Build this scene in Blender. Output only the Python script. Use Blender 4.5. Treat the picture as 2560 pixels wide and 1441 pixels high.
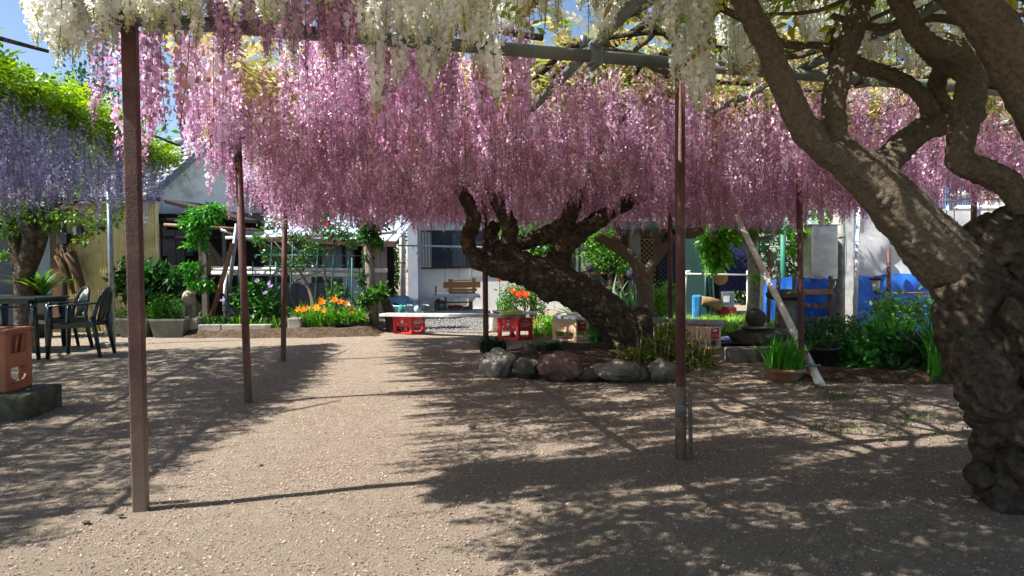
import bpy, bmesh, math, random
import numpy as np
from mathutils import Vector, Matrix, noise, kdtree
for _o in list(bpy.data.objects): bpy.data.objects.remove(_o)
S = bpy.context.scene
COL = S.collection
rad = math.radians

# ------------------------------------------------------------------ camera
FPX, PW, PH, EYE = 1600.0, 2560.0, 1441.0, 1.0
PITCH, ROLL = math.atan(40.0/FPX), rad(0.5)
cam_d = bpy.data.cameras.new('camera'); cam = bpy.data.objects.new('camera', cam_d); COL.objects.link(cam)
cam_d.sensor_width = 36.0; cam_d.lens = 36.0*FPX/PW; cam_d.clip_start = 0.05; cam_d.clip_end = 2000
CM = Matrix.Rotation(math.pi/2-PITCH, 3, 'X') @ Matrix.Rotation(-ROLL, 3, 'Z')
cam.matrix_world = Matrix.Translation((0, 0, EYE)) @ CM.to_4x4()
S.camera = cam

# ------------------------------------------------------------------ sky, sun, exposure
SUN_AZ = Vector((-0.963, -0.270, 0)).normalized()      # towards the sun, on the ground plane
SUN_EL = math.atan(1/0.75)
wd = bpy.data.worlds.new('World'); S.world = wd; wd.use_nodes = True
wn = wd.node_tree.nodes; wl = wd.node_tree.links
sky = wn.new('ShaderNodeTexSky'); sky.sky_type = 'NISHITA'; sky.sun_disc = False
sky.sun_elevation = SUN_EL; sky.sun_rotation = math.atan2(SUN_AZ.x, SUN_AZ.y) % (2*math.pi)
sky.air_density = 1.0; sky.dust_density = 0.6; sky.ozone_density = 1.5
wl.new(sky.outputs[0], wn['Background'].inputs[0]); wn['Background'].inputs[1].default_value = 0.075
sl = bpy.data.lights.new('sun', 'SUN'); sl.energy = 5.0; sl.angle = rad(0.53); sl.color = (1.0, 0.95, 0.87)
so = bpy.data.objects.new('sun', sl); COL.objects.link(so)
sdir = SUN_AZ*math.cos(SUN_EL)+Vector((0, 0, math.sin(SUN_EL)))
so.rotation_euler = (-sdir).to_track_quat('-Z', 'Y').to_euler(); so.location = sdir*30
S.view_settings.view_transform = 'Standard'; S.view_settings.look = 'None'
S.view_settings.gamma = 1; S.view_settings.exposure = 1.33
S.cycles.adaptive_threshold = 0.03; S.cycles.max_bounces = 6; S.cycles.diffuse_bounces = 3; S.cycles.transparent_max_bounces = 8
S.cycles.transmission_bounces = 4; S.cycles.caustics_reflective = False; S.cycles.caustics_refractive = False

# ------------------------------------------------------------------ placing helpers: photograph pixel + distance -> point in the place
def ray(px, py): return CM @ Vector((px-PW/2, -(py-PH/2), -FPX))
def W(px, py, d):
    r = ray(px, py); return Vector((0, 0, EYE)) + r*(d/r.y)
def G(px, py, z=0.0):
    r = ray(px, py); return Vector((0, 0, EYE)) + r*((z-EYE)/r.z)

# ------------------------------------------------------------------ mesh helpers
ORG = {}
def link(o, parent=None):
    COL.objects.link(o)
    if parent is not None: o.parent = parent; ORG[o.name] = ORG.get(parent.name, Vector())
    else: ORG[o.name] = Vector(o.location)
    return o
def tag(o, label=None, cat=None, group=None, kind=None):
    if label: o['label'] = label
    if cat: o['category'] = cat
    if group: o['group'] = group
    if kind: o['kind'] = kind
    return o
def thing(name, label, cat, loc=(0, 0, 0), rz=0.0, group=None):
    o = bpy.data.objects.new(name, None); o.empty_display_size = 0.1
    o.location = loc; o.rotation_euler = (0, 0, rz); link(o)
    return tag(o, label, cat, group)
def copy_tree(o, parent=None, **kw):
    c = o.copy(); COL.objects.link(c)
    if parent is not None: c.parent = parent
    for ch in list(o.children): copy_tree(ch, c)
    for k, v in kw.items(): c[k] = v
    return c

class MB:
    def __init__(s): s.v = []; s.f = []; s.sm = []
    def add(s, vs, fs, smooth=False):
        b = len(s.v); s.v += [Vector(v) for v in vs]
        for f in fs: s.f.append([b+i for i in f]); s.sm.append(smooth)
        return s
    def box(s, a, b, M=None, bev=0.0):
        x0, y0, z0 = a; x1, y1, z1 = b
        x0, x1 = min(x0, x1), max(x0, x1); y0, y1 = min(y0, y1), max(y0, y1); z0, z1 = min(z0, z1), max(z0, z1)
        if bev <= 0:
            vs = [(x, y, z) for z in (z0, z1) for y in (y0, y1) for x in (x0, x1)]
            fs = [(0, 2, 3, 1), (4, 5, 7, 6), (0, 1, 5, 4), (2, 6, 7, 3), (0, 4, 6, 2), (1, 3, 7, 5)]
        else:
            bm = bmesh.new(); bmesh.ops.create_cube(bm, size=1)
            for v in bm.verts: v.co = Vector(((x0+x1)/2+v.co.x*(x1-x0), (y0+y1)/2+v.co.y*(y1-y0), (z0+z1)/2+v.co.z*(z1-z0)))
            bmesh.ops.bevel(bm, geom=bm.edges[:], offset=min(bev, .45*min(x1-x0, y1-y0, z1-z0)), segments=2, affect='EDGES', profile=.5)
            bm.verts.index_update()
            vs = [v.co.copy() for v in bm.verts]; fs = [[v.index for v in f.verts] for f in bm.faces]; bm.free()
        if M is not None: vs = [M @ Vector(v) for v in vs]
        return s.add(vs, fs)
    def tube(s, pts, rs, seg=8, caps=True, smooth=True, twist=0.0):
        pts = [Vector(p) for p in pts]; n = len(pts)
        if not hasattr(rs, '__len__'): rs = [rs]*n
        vs = []; fs = []
        ref = None
        for i, p in enumerate(pts):
            t = (pts[min(i+1, n-1)]-pts[max(i-1, 0)])
            if t.length < 1e-9: t = Vector((0, 0, 1))
            t.normalize()
            if ref is None:
                ref = Vector((0, 0, 1)).cross(t)
                if ref.length < .05: ref = Vector((1, 0, 0)).cross(t)
                ref.normalize()
            ref = (ref-t*ref.dot(t)).normalized(); bi = t.cross(ref)
            for k in range(seg):
                a = 2*math.pi*k/seg+twist
                vs.append(p+(ref*math.cos(a)+bi*math.sin(a))*rs[i])
        for i in range(n-1):
            for k in range(seg):
                fs.append((i*seg+k, i*seg+(k+1) % seg, (i+1)*seg+(k+1) % seg, (i+1)*seg+k))
        s.add(vs, fs, smooth)
        if caps:
            b = len(s.v)-len(vs)
            s.f.append([b+k for k in range(seg)][::-1]); s.sm.append(False)
            s.f.append([b+(n-1)*seg+k for k in range(seg)]); s.sm.append(False)
        return s
    def lathe(s, prof, c=(0, 0, 0), seg=20, smooth=True, M=None):
        c = Vector(c); vs = []; fs = []
        for r, z in prof:
            for k in range(seg):
                a = 2*math.pi*k/seg; v = Vector((r*math.cos(a), r*math.sin(a), z))
                vs.append((M @ v if M is not None else v)+c)
        for i in range(len(prof)-1):
            for k in range(seg):
                fs.append((i*seg+k, i*seg+(k+1) % seg, (i+1)*seg+(k+1) % seg, (i+1)*seg+k))
        fs.append([k for k in range(seg)][::-1]); fs.append([(len(prof)-1)*seg+k for k in range(seg)])
        return s.add(vs, fs, smooth)
    def prism(s, poly, vec):
        n = len(poly); poly = [Vector(p) for p in poly]; vec = Vector(vec)
        vs = poly+[p+vec for p in poly]
        fs = [list(range(n))[::-1], [n+i for i in range(n)]]+[(i, (i+1) % n, n+(i+1) % n, n+i) for i in range(n)]
        return s.add(vs, fs)
    def build(s, name, m, parent=None, local=False, auto=True):
        me = bpy.data.meshes.new(name)
        off = Vector() if (parent is None or local) else ORG.get(parent.name, Vector())
        me.from_pydata([tuple(v-off) for v in s.v], [], s.f)
        me.polygons.foreach_set('use_smooth', s.sm)
        if m is not None: me.materials.append(m)
        bm = bmesh.new(); bm.from_mesh(me); bmesh.ops.recalc_face_normals(bm, faces=bm.faces[:]); bm.to_mesh(me); bm.free()
        me.update()
        return link(bpy.data.objects.new(name, me), parent)
def base(o, loc):
    """put a one-mesh thing's origin at its foot"""
    loc = Vector(loc); o.data.transform(Matrix.Translation(-loc)); o.location = loc; ORG[o.name] = loc; return o

def np_mesh(name, V, F, m, parent=None, col=None, smooth=False, off=None):
    me = bpy.data.meshes.new(name); V = np.asarray(V, np.float32); F = np.asarray(F, np.int32)
    if parent is not None and off is None:
        V = V-np.array(ORG.get(parent.name, Vector()), np.float32)
    k = F.shape[1]; n = len(F)
    me.vertices.add(len(V)); me.vertices.foreach_set('co', V.ravel())
    me.loops.add(n*k); me.loops.foreach_set('vertex_index', F.ravel())
    me.polygons.add(n); me.polygons.foreach_set('loop_start', np.arange(0, n*k, k, dtype=np.int32))
    if smooth: me.polygons.foreach_set('use_smooth', np.ones(n, bool))
    if col is not None:
        a = me.attributes.new('col', 'FLOAT_COLOR', 'POINT')
        c4 = np.ones((len(V), 4), np.float32); c4[:, :3] = col; a.data.foreach_set('color', c4.ravel())
    me.materials.append(m); me.update(calc_edges=True); me.validate()
    o = bpy.data.objects.new(name, me)
    return link(o, parent)

# ------------------------------------------------------------------ materials
def lin(r, g, b):
    f = lambda c: (c/255/12.92) if c/255 <= .04045 else ((c/255+.055)/1.055)**2.4
    return (f(r), f(g), f(b))
def mat(name, c, c2=None, sc=6.0, rough=.7, bump=0.0, bsc=40.0, metal=0.0, spec=.3, c3=None, sc3=1.2, stretch=(1, 1, 1), thr=(.35, .65), bd=.01):
    m = bpy.data.materials.new(name); m.use_nodes = True
    N = m.node_tree.nodes; L = m.node_tree.links; P = N['Principled BSDF']
    P.inputs['Roughness'].default_value = rough; P.inputs['Metallic'].default_value = metal
    P.inputs['Specular IOR Level'].default_value = spec
    tc = N.new('ShaderNodeTexCoord'); mp = N.new('ShaderNodeMapping'); mp.inputs['Scale'].default_value = stretch
    L.new(tc.outputs['Object'], mp.inputs[0])
    c2 = c2 or tuple(x*.78 for x in c)
    def mixn(a, b, scale, lo, hi, det=6):
        nz = N.new('ShaderNodeTexNoise'); nz.inputs['Scale'].default_value = scale; nz.inputs['Detail'].default_value = det
        nz.inputs['Roughness'].default_value = .62
        L.new(mp.outputs[0], nz.inputs['Vector'])
        mr = N.new('ShaderNodeMapRange'); mr.inputs[1].default_value = lo; mr.inputs[2].default_value = hi
        L.new(nz.outputs['Fac'], mr.inputs[0])
        mx = N.new('ShaderNodeMix'); mx.data_type = 'RGBA'
        L.new(mr.outputs[0], mx.inputs[0])
        for i, q in ((6, a), (7, b)):
            if isinstance(q, tuple): mx.inputs[i].default_value = (*q, 1)
            else: L.new(q, mx.inputs[i])
        return mx.outputs[2]
    o = mixn(c, c2, sc, *thr)
    if c3: o = mixn(o, c3, sc3, .52, .72, 8)
    L.new(o, P.inputs['Base Color'])
    if bump > 0:
        nb = N.new('ShaderNodeTexNoise'); nb.inputs['Scale'].default_value = bsc; nb.inputs['Detail'].default_value = 9; nb.inputs['Roughness'].default_value = .65
        L.new(mp.outputs[0], nb.inputs['Vector'])
        bp = N.new('ShaderNodeBump'); bp.inputs['Strength'].default_value = bump; bp.inputs['Distance'].default_value = bd
        L.new(nb.outputs['Fac'], bp.inputs['Height']); L.new(bp.outputs[0], P.inputs['Normal'])
    return m
def leafmat(name, trans=.4, rough=.45, spec=.35, gain=1.0, sat=1.15):
    m = bpy.data.materials.new(name); m.use_nodes = True
    N = m.node_tree.nodes; L = m.node_tree.links; P = N['Principled BSDF']
    at = N.new('ShaderNodeAttribute'); at.attribute_name = 'col'
    P.inputs['Roughness'].default_value = rough; P.inputs['Specular IOR Level'].default_value = spec
    L.new(at.outputs['Color'], P.inputs['Base Color'])
    tr = N.new('ShaderNodeBsdfTranslucent'); hs = N.new('ShaderNodeHueSaturation')
    hs.inputs['Saturation'].default_value = sat; hs.inputs['Value'].default_value = gain
    L.new(at.outputs['Color'], hs.inputs['Color']); L.new(hs.outputs[0], tr.inputs[0])
    mx = N.new('ShaderNodeMixShader'); mx.inputs[0].default_value = trans
    L.new(P.outputs[0], mx.inputs[1]); L.new(tr.outputs[0], mx.inputs[2])
    L.new(mx.outputs[0], N['Material Output'].inputs[0])
    return m
def glassmat(name, c, rough=.05, trans=.5):
    m = mat(name, c, tuple(x*.8 for x in c), 3, rough, spec=.6)
    m.node_tree.nodes['Principled BSDF'].inputs['Transmission Weight'].default_value = trans
    m.node_tree.nodes['Principled BSDF'].inputs['IOR'].default_value = 1.2
    return m

PETAL = leafmat('petal', .5, .30, .6, 1.15, .97); PETALW = leafmat('white_petal', .5, .35, .5, 1.1, .9)
LEAF = leafmat('leaf', .38, .42, .35, 1.35, 1.2)

# ------------------------------------------------------------------ foliage in numpy
def rng_of(seed): return np.random.default_rng(seed)
def nrm(a): return a/np.maximum(np.linalg.norm(a, axis=-1, keepdims=True), 1e-9)
def diamonds(P, D, Nn, s, w, fold=.12):
    """one folded leaf (two triangles' worth) per row: base P, axis D, face normal Nn"""
    D = nrm(D); Sd = nrm(np.cross(D, Nn)); Nn = np.cross(Sd, D)
    s = np.asarray(s)[:, None]; w = np.asarray(w)[:, None]
    a = P; b = P+D*s*.45+Sd*w*.5+Nn*fold*w; c = P+D*s; d = P+D*s*.45-Sd*w*.5+Nn*fold*w
    n = len(P); V = np.stack([a, b, c, d], 1).reshape(-1, 3)
    F = np.arange(n*4).reshape(n, 4)
    return V, F
def jit_cols(rng, cols, n, rep, jit=.12):
    cols = np.array(cols, float); i = rng.integers(0, len(cols), n); t = rng.random((n, 1))
    c = cols[i]*(1-t*.5)+cols[rng.integers(0, len(cols), n)]*t*.5
    c = c*(1+jit*rng.normal(size=(n, 1))); return np.repeat(np.clip(c, .002, .95), rep, 0)
def leafcloud(seed, ells, n, size, cols, droop=.25, up=.6, ar=.5, inner=2.4, spread=.8):
    rng = rng_of(seed); C = np.array([tuple(e[0]) for e in ells], float); R = np.array([e[1] if hasattr(e[1], '__len__') else (e[1],)*3 for e in ells], float)
    wgt = R.prod(1)**(.75); wgt /= wgt.sum(); k = rng.choice(len(ells), n, p=wgt)
    o = nrm(rng.normal(size=(n, 3))); r = rng.random(n)**(1/inner)
    # clumped radii: bumpy outline with gaps
    bump = .78+.3*np.sin(o[:, 0]*5+k*1.7)*np.cos(o[:, 1]*6+k)+.14*np.sin(o[:, 2]*11+k)
    P = C[k]+o*R[k]*(r*bump)[:, None]
    D = nrm(o*.7+rng.normal(size=(n, 3))*spread+np.array([0, 0, -droop])); Nn = nrm(rng.normal(size=(n, 3))*.7+np.array([0, 0, up])+o*.3)
    s = size*(.6+.7*rng.random(n)); V, F = diamonds(P, D, Nn, s, s*ar)
    return V, F, jit_cols(rng, cols, n, 4)
def blades(seed, B, L, w, lean, cols, az=None, jit=.25):
    rng = rng_of(seed); B = np.asarray(B, float); n = len(B)
    L = L*(1+jit*rng.normal(size=n)*.8).clip(.4, 1.6); ln = lean*(.3+1.2*rng.random(n))
    az = rng.random(n)*2*np.pi if az is None else az+rng.normal(size=n)*.4
    d = np.stack([np.cos(az), np.sin(az), 0*az], 1); sd = np.stack([-np.sin(az), np.cos(az), 0*az], 1)
    tw = rng.normal(size=n)[:, None]*.6; sd = nrm(sd+d*tw)
    lv = []
    for t, ww in ((0, .7), (.4, 1), (.75, .7), (1, .04)):
        z = L*(t-.35*np.clip(ln, 0, 1.2)*t*t); o = L*ln*t*t
        c = B+d*o[:, None]+np.array([0, 0, 1])*z[:, None]
        lv += [c-sd*w*ww*.5, c+sd*w*ww*.5]
    V = np.stack(lv, 1).reshape(-1, 3); b = np.arange(n)[:, None]*8
    F = np.concatenate([b+np.array([[0, 1, 3, 2]]), b+np.array([[2, 3, 5, 4]]), b+np.array([[4, 5, 7, 6]])], 0)
    return V, F, jit_cols(rng, cols, n, 8)
def petals_flower(rng, c, R, n, col, cup=.5, ax=(0, 0, 1), w=.55, fold=.15):
    """n pointed petals round an axis"""
    ax = Vector(ax).normalized(); q = Vector((0, 0, 1)).rotation_difference(ax)
    a = np.arange(n)*2*np.pi/n+rng.random()*6
    D = np.stack([np.cos(a), np.sin(a), np.full(n, cup)], 1); Nn = np.stack([-np.cos(a)*cup, -np.sin(a)*cup, np.ones(n)], 1)
    Rm = np.array(q.to_matrix()); D = D @ Rm.T; Nn = Nn @ Rm.T
    V, F = diamonds(np.repeat(np.array([tuple(c)]), n, 0), D, Nn, np.full(n, R), np.full(n, R*w), fold)
    return V, F, np.clip(np.repeat(np.array([col]*n, float)*(1+.1*rng.normal(size=(n, 1))), 4, 0), 0, 1)
def cat(parts):
    V = []; F = []; C = []; b = 0
    for v, f, c in parts: V.append(v); F.append(np.asarray(f)+b); C.append(c); b += len(v)
    return np.concatenate(V), np.concatenate(F), np.concatenate(C)
def tri2quad(F): return F

def rock(c, r, seed, amp=.22, sub=3, flat=.0):
    bm = bmesh.new(); bmesh.ops.create_icosphere(bm, subdivisions=sub, radius=1)
    c = Vector(c); mb = MB()
    for v in bm.verts:
        p = v.co.copy(); s = Vector((seed*7.3, seed*1.9, seed*3.1))
        k = 1+amp*noise.noise(p*1.3+s)+amp*.5*noise.noise(p*3+s)+amp*.22*noise.noise(p*7+s)
        p = p*k; v.co = Vector((c.x+p.x*r[0], c.y+p.y*r[1], max(c.z+p.z*r[2], -.05)))
    bm.verts.index_update()
    mb.add([v.co.copy() for v in bm.verts], [[v.index for v in f.verts] for f in bm.faces], True); bm.free()
    return mb
def spline(pts, n=6):
    """Catmull-Rom through (point, radius) rows"""
    P = [Vector(p) for p, r in pts]; R = [r for p, r in pts]; out = []; ro = []
    for i in range(len(P)-1):
        p0, p1, p2, p3 = P[max(i-1, 0)], P[i], P[i+1], P[min(i+2, len(P)-1)]
        for k in range(n):
            t = k/n
            out.append(.5*((2*p1)+(p2-p0)*t+(2*p0-5*p1+4*p2-p3)*t*t+(3*p1-p0-3*p2+p3)*t**3)); ro.append(R[i]*(1-t)+R[i+1]*t)
    out.append(P[-1]); ro.append(R[-1]); return out, ro
def gnarled(name, limbs, m, parent, voxel=.02, amp=.03, lumps=(), seed=0, fine=.4, pit=0.0, basal=0.0, ridge=0.0, twist=2.0):
    """tubes and burls fused into one skin, then roughened"""
    mb = MB(); axis = []
    for li, lb in enumerate(limbs):
        pts, rs = spline(lb, 5); mb.tube(pts, rs, 12); ref = None; run = 0.0
        for i, a in enumerate(pts):     # a carried frame along each limb, for the grain of the wood
            t = (pts[min(i+1, len(pts)-1)]-pts[max(i-1, 0)]).normalized()
            if ref is None: ref = t.orthogonal().normalized()
            ref = (ref-t*ref.dot(t)).normalized(); run += (a-pts[max(i-1, 0)]).length; axis.append((a, t, ref, run+li*7.0))
    kd = kdtree.KDTree(len(axis)); off = ORG[parent.name] if parent else Vector()
    for i, a in enumerate(axis): kd.insert(a[0]-off, i)
    kd.balance()
    for c, r, sd in lumps:
        q = rock(c, r, sd, .3, 2); mb.add(q.v, q.f, True)
    o = mb.build(name, m, parent)
    md = o.modifiers.new('fuse', 'REMESH'); md.mode = 'VOXEL'; md.voxel_size = voxel
    dg = bpy.context.evaluated_depsgraph_get(); me = bpy.data.meshes.new_from_object(o.evaluated_get(dg))
    o.modifiers.clear(); old = o.data; o.data = me; bpy.data.meshes.remove(old); me.name = name
    bm = bmesh.new(); bm.from_mesh(me)
    for _ in range(3): bmesh.ops.smooth_vert(bm, verts=bm.verts[:], factor=.5, use_axis_x=True, use_axis_y=True, use_axis_z=True)
    bm.normal_update(); s = Vector((seed*3.7, seed*5.1, seed*1.3)); A = 1/(amp*9)
    new = []
    for v in bm.verts:
        p = v.co; q = Vector((p.x*A, p.y*A, p.z*A*.6))+s
        h = noise.noise(q)*.9+abs(noise.noise(q*2.3))*.8+noise.noise(q*5.1)*fine
        if pit: h -= pit*max(0, .35-noise.voronoi(q*2.2)[0][0])*3
        if ridge:
            _, ix, _ = kd.find(p); a, t, ref, run = axis[ix]; w = p+off-a; z = run+w.dot(t); w = w-t*w.dot(t); an = math.atan2(w.dot(t.cross(ref)), w.dot(ref))+twist*z; cs, sn = math.cos(an), math.sin(an)
            h += (ridge/amp)*(1-2.2*abs(noise.noise(Vector((cs*2.1, sn*2.1, z*2.6)))) + .7*(.5-1.6*abs(noise.noise(Vector((cs*5.2, sn*5.2, z*5+3))))))
        k = 1+basal*max(0.0, min(1.0, (1.15-(p.z+(ORG[parent.name].z if parent else 0)))/.5))
        if k > 1: h = h*k+(k-1)*(1.4*noise.noise(q*.45)+1.0*abs(noise.noise(q*.9))-.9)
        new.append(p+v.normal*amp*h)
    for v, c in zip(bm.verts, new): v.co = c
    for f in bm.faces: f.smooth = True
    bm.to_mesh(me); bm.free(); me.update()
    return o
# ------------------------------------------------------------------ palette
A_DIR = Vector((-0.215, 0.977, 0)); B_DIR = Vector((0.967, 0.253, 0))      # the pergola's two directions
ORI = Vector((-1.605, 2.73, 0))                                            # foot of the nearest post
def UV(u, v, z=0): return ORI+B_DIR*u+A_DIR*v+Vector((0, 0, z))
m_post = mat('maroon_paint', lin(90, 54, 50), lin(66, 40, 38), 9, .55, .5, 90, spec=.4, c3=lin(112, 78, 66), sc3=11)
def dusty(m, z0, z1, dust):
    N = m.node_tree.nodes; L = m.node_tree.links; P = N['Principled BSDF']; src = P.inputs['Base Color'].links[0].from_socket
    tc = N.new('ShaderNodeTexCoord'); sp = N.new('ShaderNodeSeparateXYZ'); L.new(tc.outputs['Object'], sp.inputs[0]); nz = N.new('ShaderNodeTexNoise'); nz.inputs['Scale'].default_value = 7; nz.inputs['Detail'].default_value = 8; L.new(tc.outputs['Object'], nz.inputs['Vector'])
    a = N.new('ShaderNodeMath'); a.operation = 'MULTIPLY_ADD'; a.inputs[1].default_value = -.45; L.new(nz.outputs[0], a.inputs[0]); L.new(sp.outputs[2], a.inputs[2])
    r = N.new('ShaderNodeMapRange'); r.inputs[1].default_value = z1-.22; r.inputs[2].default_value = z0-.22; L.new(a.outputs[0], r.inputs[0]); x = N.new('ShaderNodeMix'); x.data_type = 'RGBA'; L.new(r.outputs[0], x.inputs[0]); L.new(src, x.inputs[6]); x.inputs[7].default_value = (*dust, 1); L.new(x.outputs[2], P.inputs['Base Color'])
dusty(m_post, .0, .6, lin(124, 106, 90))
m_postfoot = mat('post_foot', lin(120, 104, 90), lin(88, 74, 64), 14, .9, .5, 70)
m_pipe = mat('grey_green_pipe', lin(112, 124, 122), lin(84, 94, 94), 7, .5, .15, 60, spec=.5, c3=lin(120, 110, 92), sc3=3)
m_galv = mat('galvanised', lin(140, 150, 156), lin(108, 118, 126), 8, .38, .1, 60, metal=.6, c3=lin(120, 116, 108), sc3=3)
m_bamboo = mat('bamboo', lin(176, 156, 128), lin(128, 108, 84), 6, .6, .2, 50, stretch=(3, 3, 3))
m_whitepaint = mat('white_paint', lin(222, 222, 218), lin(190, 190, 184), 7, .5, .1, 60, c3=lin(150, 140, 124), sc3=3)
m_whitepipe = mat('white_pipe', lin(226, 226, 222), lin(200, 198, 192), 5, .45, .05, 60)
m_rustpipe = mat('rusty_pipe', lin(150, 104, 78), lin(116, 80, 60), 8, .8, .3, 60, c3=lin(160, 152, 140), sc3=4)
m_bark = mat('bark', lin(88, 78, 66), lin(50, 43, 37), 26, .95, 1.0, 16, spec=.1, c3=lin(118, 112, 98), sc3=9, bd=.06)
m_bark2 = mat('smooth_bark', lin(122, 111, 96), lin(98, 88, 76), 50, .95, 1.0, 38, spec=.1, c3=lin(84, 74, 64), sc3=70, bd=.03)
m_barkpale = mat('pale_bark', lin(168, 158, 140), lin(120, 108, 92), 12, .9, .8, 50, spec=.1)
m_soil = mat('soil', lin(98, 82, 68), lin(62, 51, 42), 14, 1, 1, 24, spec=.05, bd=.05, c3=lin(120, 104, 88), sc3=30)
m_concrete = mat('concrete', lin(170, 166, 156), lin(132, 128, 120), 5, .9, .4, 40, c3=lin(104, 102, 92), sc3=2.5)
m_stone = mat('grey_stone', lin(132, 127, 116), lin(88, 84, 76), 6, .95, .8, 28, spec=.15, c3=lin(72, 70, 62), sc3=4)
m_darkstone = mat('dark_stone', lin(92, 90, 80), lin(58, 58, 52), 6, .95, .9, 26, spec=.1, c3=lin(104, 108, 84), sc3=4)
m_redstone = mat('reddish_stone', lin(112, 84, 80), lin(84, 64, 62), 6, .9, .6, 30, c3=lin(146, 134, 130), sc3=7)
m_palestone = mat('pale_stone', lin(158, 152, 142), lin(104, 98, 90), 7, .95, 1.0, 22, c3=lin(90, 84, 74), sc3=6)

# ------------------------------------------------------------------ ground
def ground_material():
    m = bpy.data.materials.new('sandy_ground'); m.use_nodes = True
    N = m.node_tree.nodes; L = m.node_tree.links; P = N['Principled BSDF']; P.inputs['Roughness'].default_value = 1; P.inputs['Specular IOR Level'].default_value = .05
    tc = N.new('ShaderNodeTexCoord')
    def nz(sc, det=6, rough=.6, typ='ShaderNodeTexNoise'):
        n = N.new(typ); n.inputs['Scale'].default_value = sc
        if typ == 'ShaderNodeTexNoise': n.inputs['Detail'].default_value = det; n.inputs['Roughness'].default_value = rough
        L.new(tc.outputs['Object'], n.inputs['Vector']); return n
    def mr(src, a, b, lo=0, hi=1):
        n = N.new('ShaderNodeMapRange'); n.inputs[1].default_value = a; n.inputs[2].default_value = b; n.inputs[3].default_value = lo; n.inputs[4].default_value = hi
        L.new(src, n.inputs[0]); return n.outputs[0]
    def mix(f, a, b, mode='MIX'):
        x = N.new('ShaderNodeMix'); x.data_type = 'RGBA'; x.blend_type = mode
        if isinstance(f, float): x.inputs[0].default_value = f
        else: L.new(f, x.inputs[0])
        for i, q in ((6, a), (7, b)):
            if isinstance(q, tuple): x.inputs[i].default_value = (*q, 1)
            else: L.new(q, x.inputs[i])
        return x.outputs[2]
    big = nz(.9); med = nz(9, 8, .7); fine = nz(150, 4, .8); spk = nz(330, 2, .8)
    c = mix(mr(big.outputs[0], .38, .62), (.26, .21, .158), (.33, .275, .212))
    c = mix(mr(med.outputs[0], .34, .66), c, (.20, .16, .122))
    c = mix(mr(fine.outputs[0], .36, .64, 0, .85), c, (.40, .34, .265))
    c = mix(mr(spk.outputs[0], .57, .66, 0, .8), c, (.085, .068, .054))
    L.new(c, P.inputs['Base Color'])
    ad = N.new('ShaderNodeMath'); ad.operation = 'MULTIPLY_ADD'; ad.inputs[1].default_value = .45
    L.new(fine.outputs[0], ad.inputs[0]); L.new(med.outputs[0], ad.inputs[2])
    ad2 = N.new('ShaderNodeMath'); ad2.operation = 'MULTIPLY_ADD'; ad2.inputs[1].default_value = .25
    L.new(spk.outputs[0], ad2.inputs[0]); L.new(ad.outputs[0], ad2.inputs[2])
    bp = N.new('ShaderNodeBump'); bp.inputs['Strength'].default_value = 1; bp.inputs['Distance'].default_value = .03
    L.new(ad2.outputs[0], bp.inputs['Height']); L.new(bp.outputs[0], P.inputs['Normal'])
    return m
m_ground = ground_material()
def gz(x, y):
    """small unevenness of the yard"""
    k = max(0.0, 1-max(abs(x)-6, 0)/4)*max(0.0, min(1, (13-y)/3))
    return k*(.014*noise.noise(Vector((x*.55, y*.55, 3)))+.008*noise.noise(Vector((x*1.9, y*1.9, 7)))+.004*noise.noise(Vector((x*6, y*6, 1))))-.006
def build_ground():
    def ax(a, b, st, far):
        c = list(np.arange(a, b+1e-6, st)); e = a; q = []
        s = st*2
        while e > -far: e -= s; s *= 1.7; q.append(e)
        e = b; s = st*2; r = []
        while e < far: e += s; s *= 1.7; r.append(e)
        return q[::-1]+c+r
    X = ax(-6.5, 6.5, .09, 900); Y = ax(.6, 13, .09, 900)
    V = [(x, y, gz(x, y)) for y in Y for x in X]; nx = len(X)
    F = [(j*nx+i, j*nx+i+1, (j+1)*nx+i+1, (j+1)*nx+i) for j in range(len(Y)-1) for i in range(nx-1)]
    o = np_mesh('ground', V, F, m_ground, smooth=True)
    return tag(o, 'sandy earth yard under the wisteria arbours', kind='structure')
build_ground()

def mound(name, poly, h, m, seed, label, res=.12, edge=.25):
    """a raised bed of earth over a plan polygon"""
    P = [Vector((p[0], p[1])) for p in poly]
    def dist(q):
        ins = False; dm = 1e9; n = len(P)
        for i in range(n):
            a, b = P[i], P[(i+1) % n]
            if (a.y > q.y) != (b.y > q.y) and q.x < (b.x-a.x)*(q.y-a.y)/(b.y-a.y)+a.x: ins = not ins
            ab = b-a; t = max(0, min(1, (q-a).dot(ab)/ab.dot(ab))); dm = min(dm, (a+ab*t-q).length)
        return dm if ins else -dm
    x0, x1 = min(p.x for p in P), max(p.x for p in P); y0, y1 = min(p.y for p in P), max(p.y for p in P)
    nx = int((x1-x0)/res)+2; ny = int((y1-y0)/res)+2; V = []
    for j in range(ny):
        for i in range(nx):
            q = Vector((x0+i*res, y0+j*res)); d = dist(q)+.1*noise.noise(Vector((q.x*2, q.y*2, seed)))
            k = max(-1, min(1, d/edge)); k = k*k*(3-2*k) if k > 0 else k*.4
            V.append((q.x, q.y, -.02+(h+.02)*k+max(0, k)*(.05*noise.noise(Vector((q.x*3, q.y*3, seed)))+.03*noise.noise(Vector((q.x*9, q.y*9, seed))))*min(1, h*8)))
    F = [(j*nx+i, j*nx+i+1, (j+1)*nx+i+1, (j+1)*nx+i) for j in range(ny-1) for i in range(nx-1)]
    return tag(np_mesh(name, V, F, m, smooth=True), label, kind='structure')
def xy(px, py): g = G(px, py); return (g.x, g.y)
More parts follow.
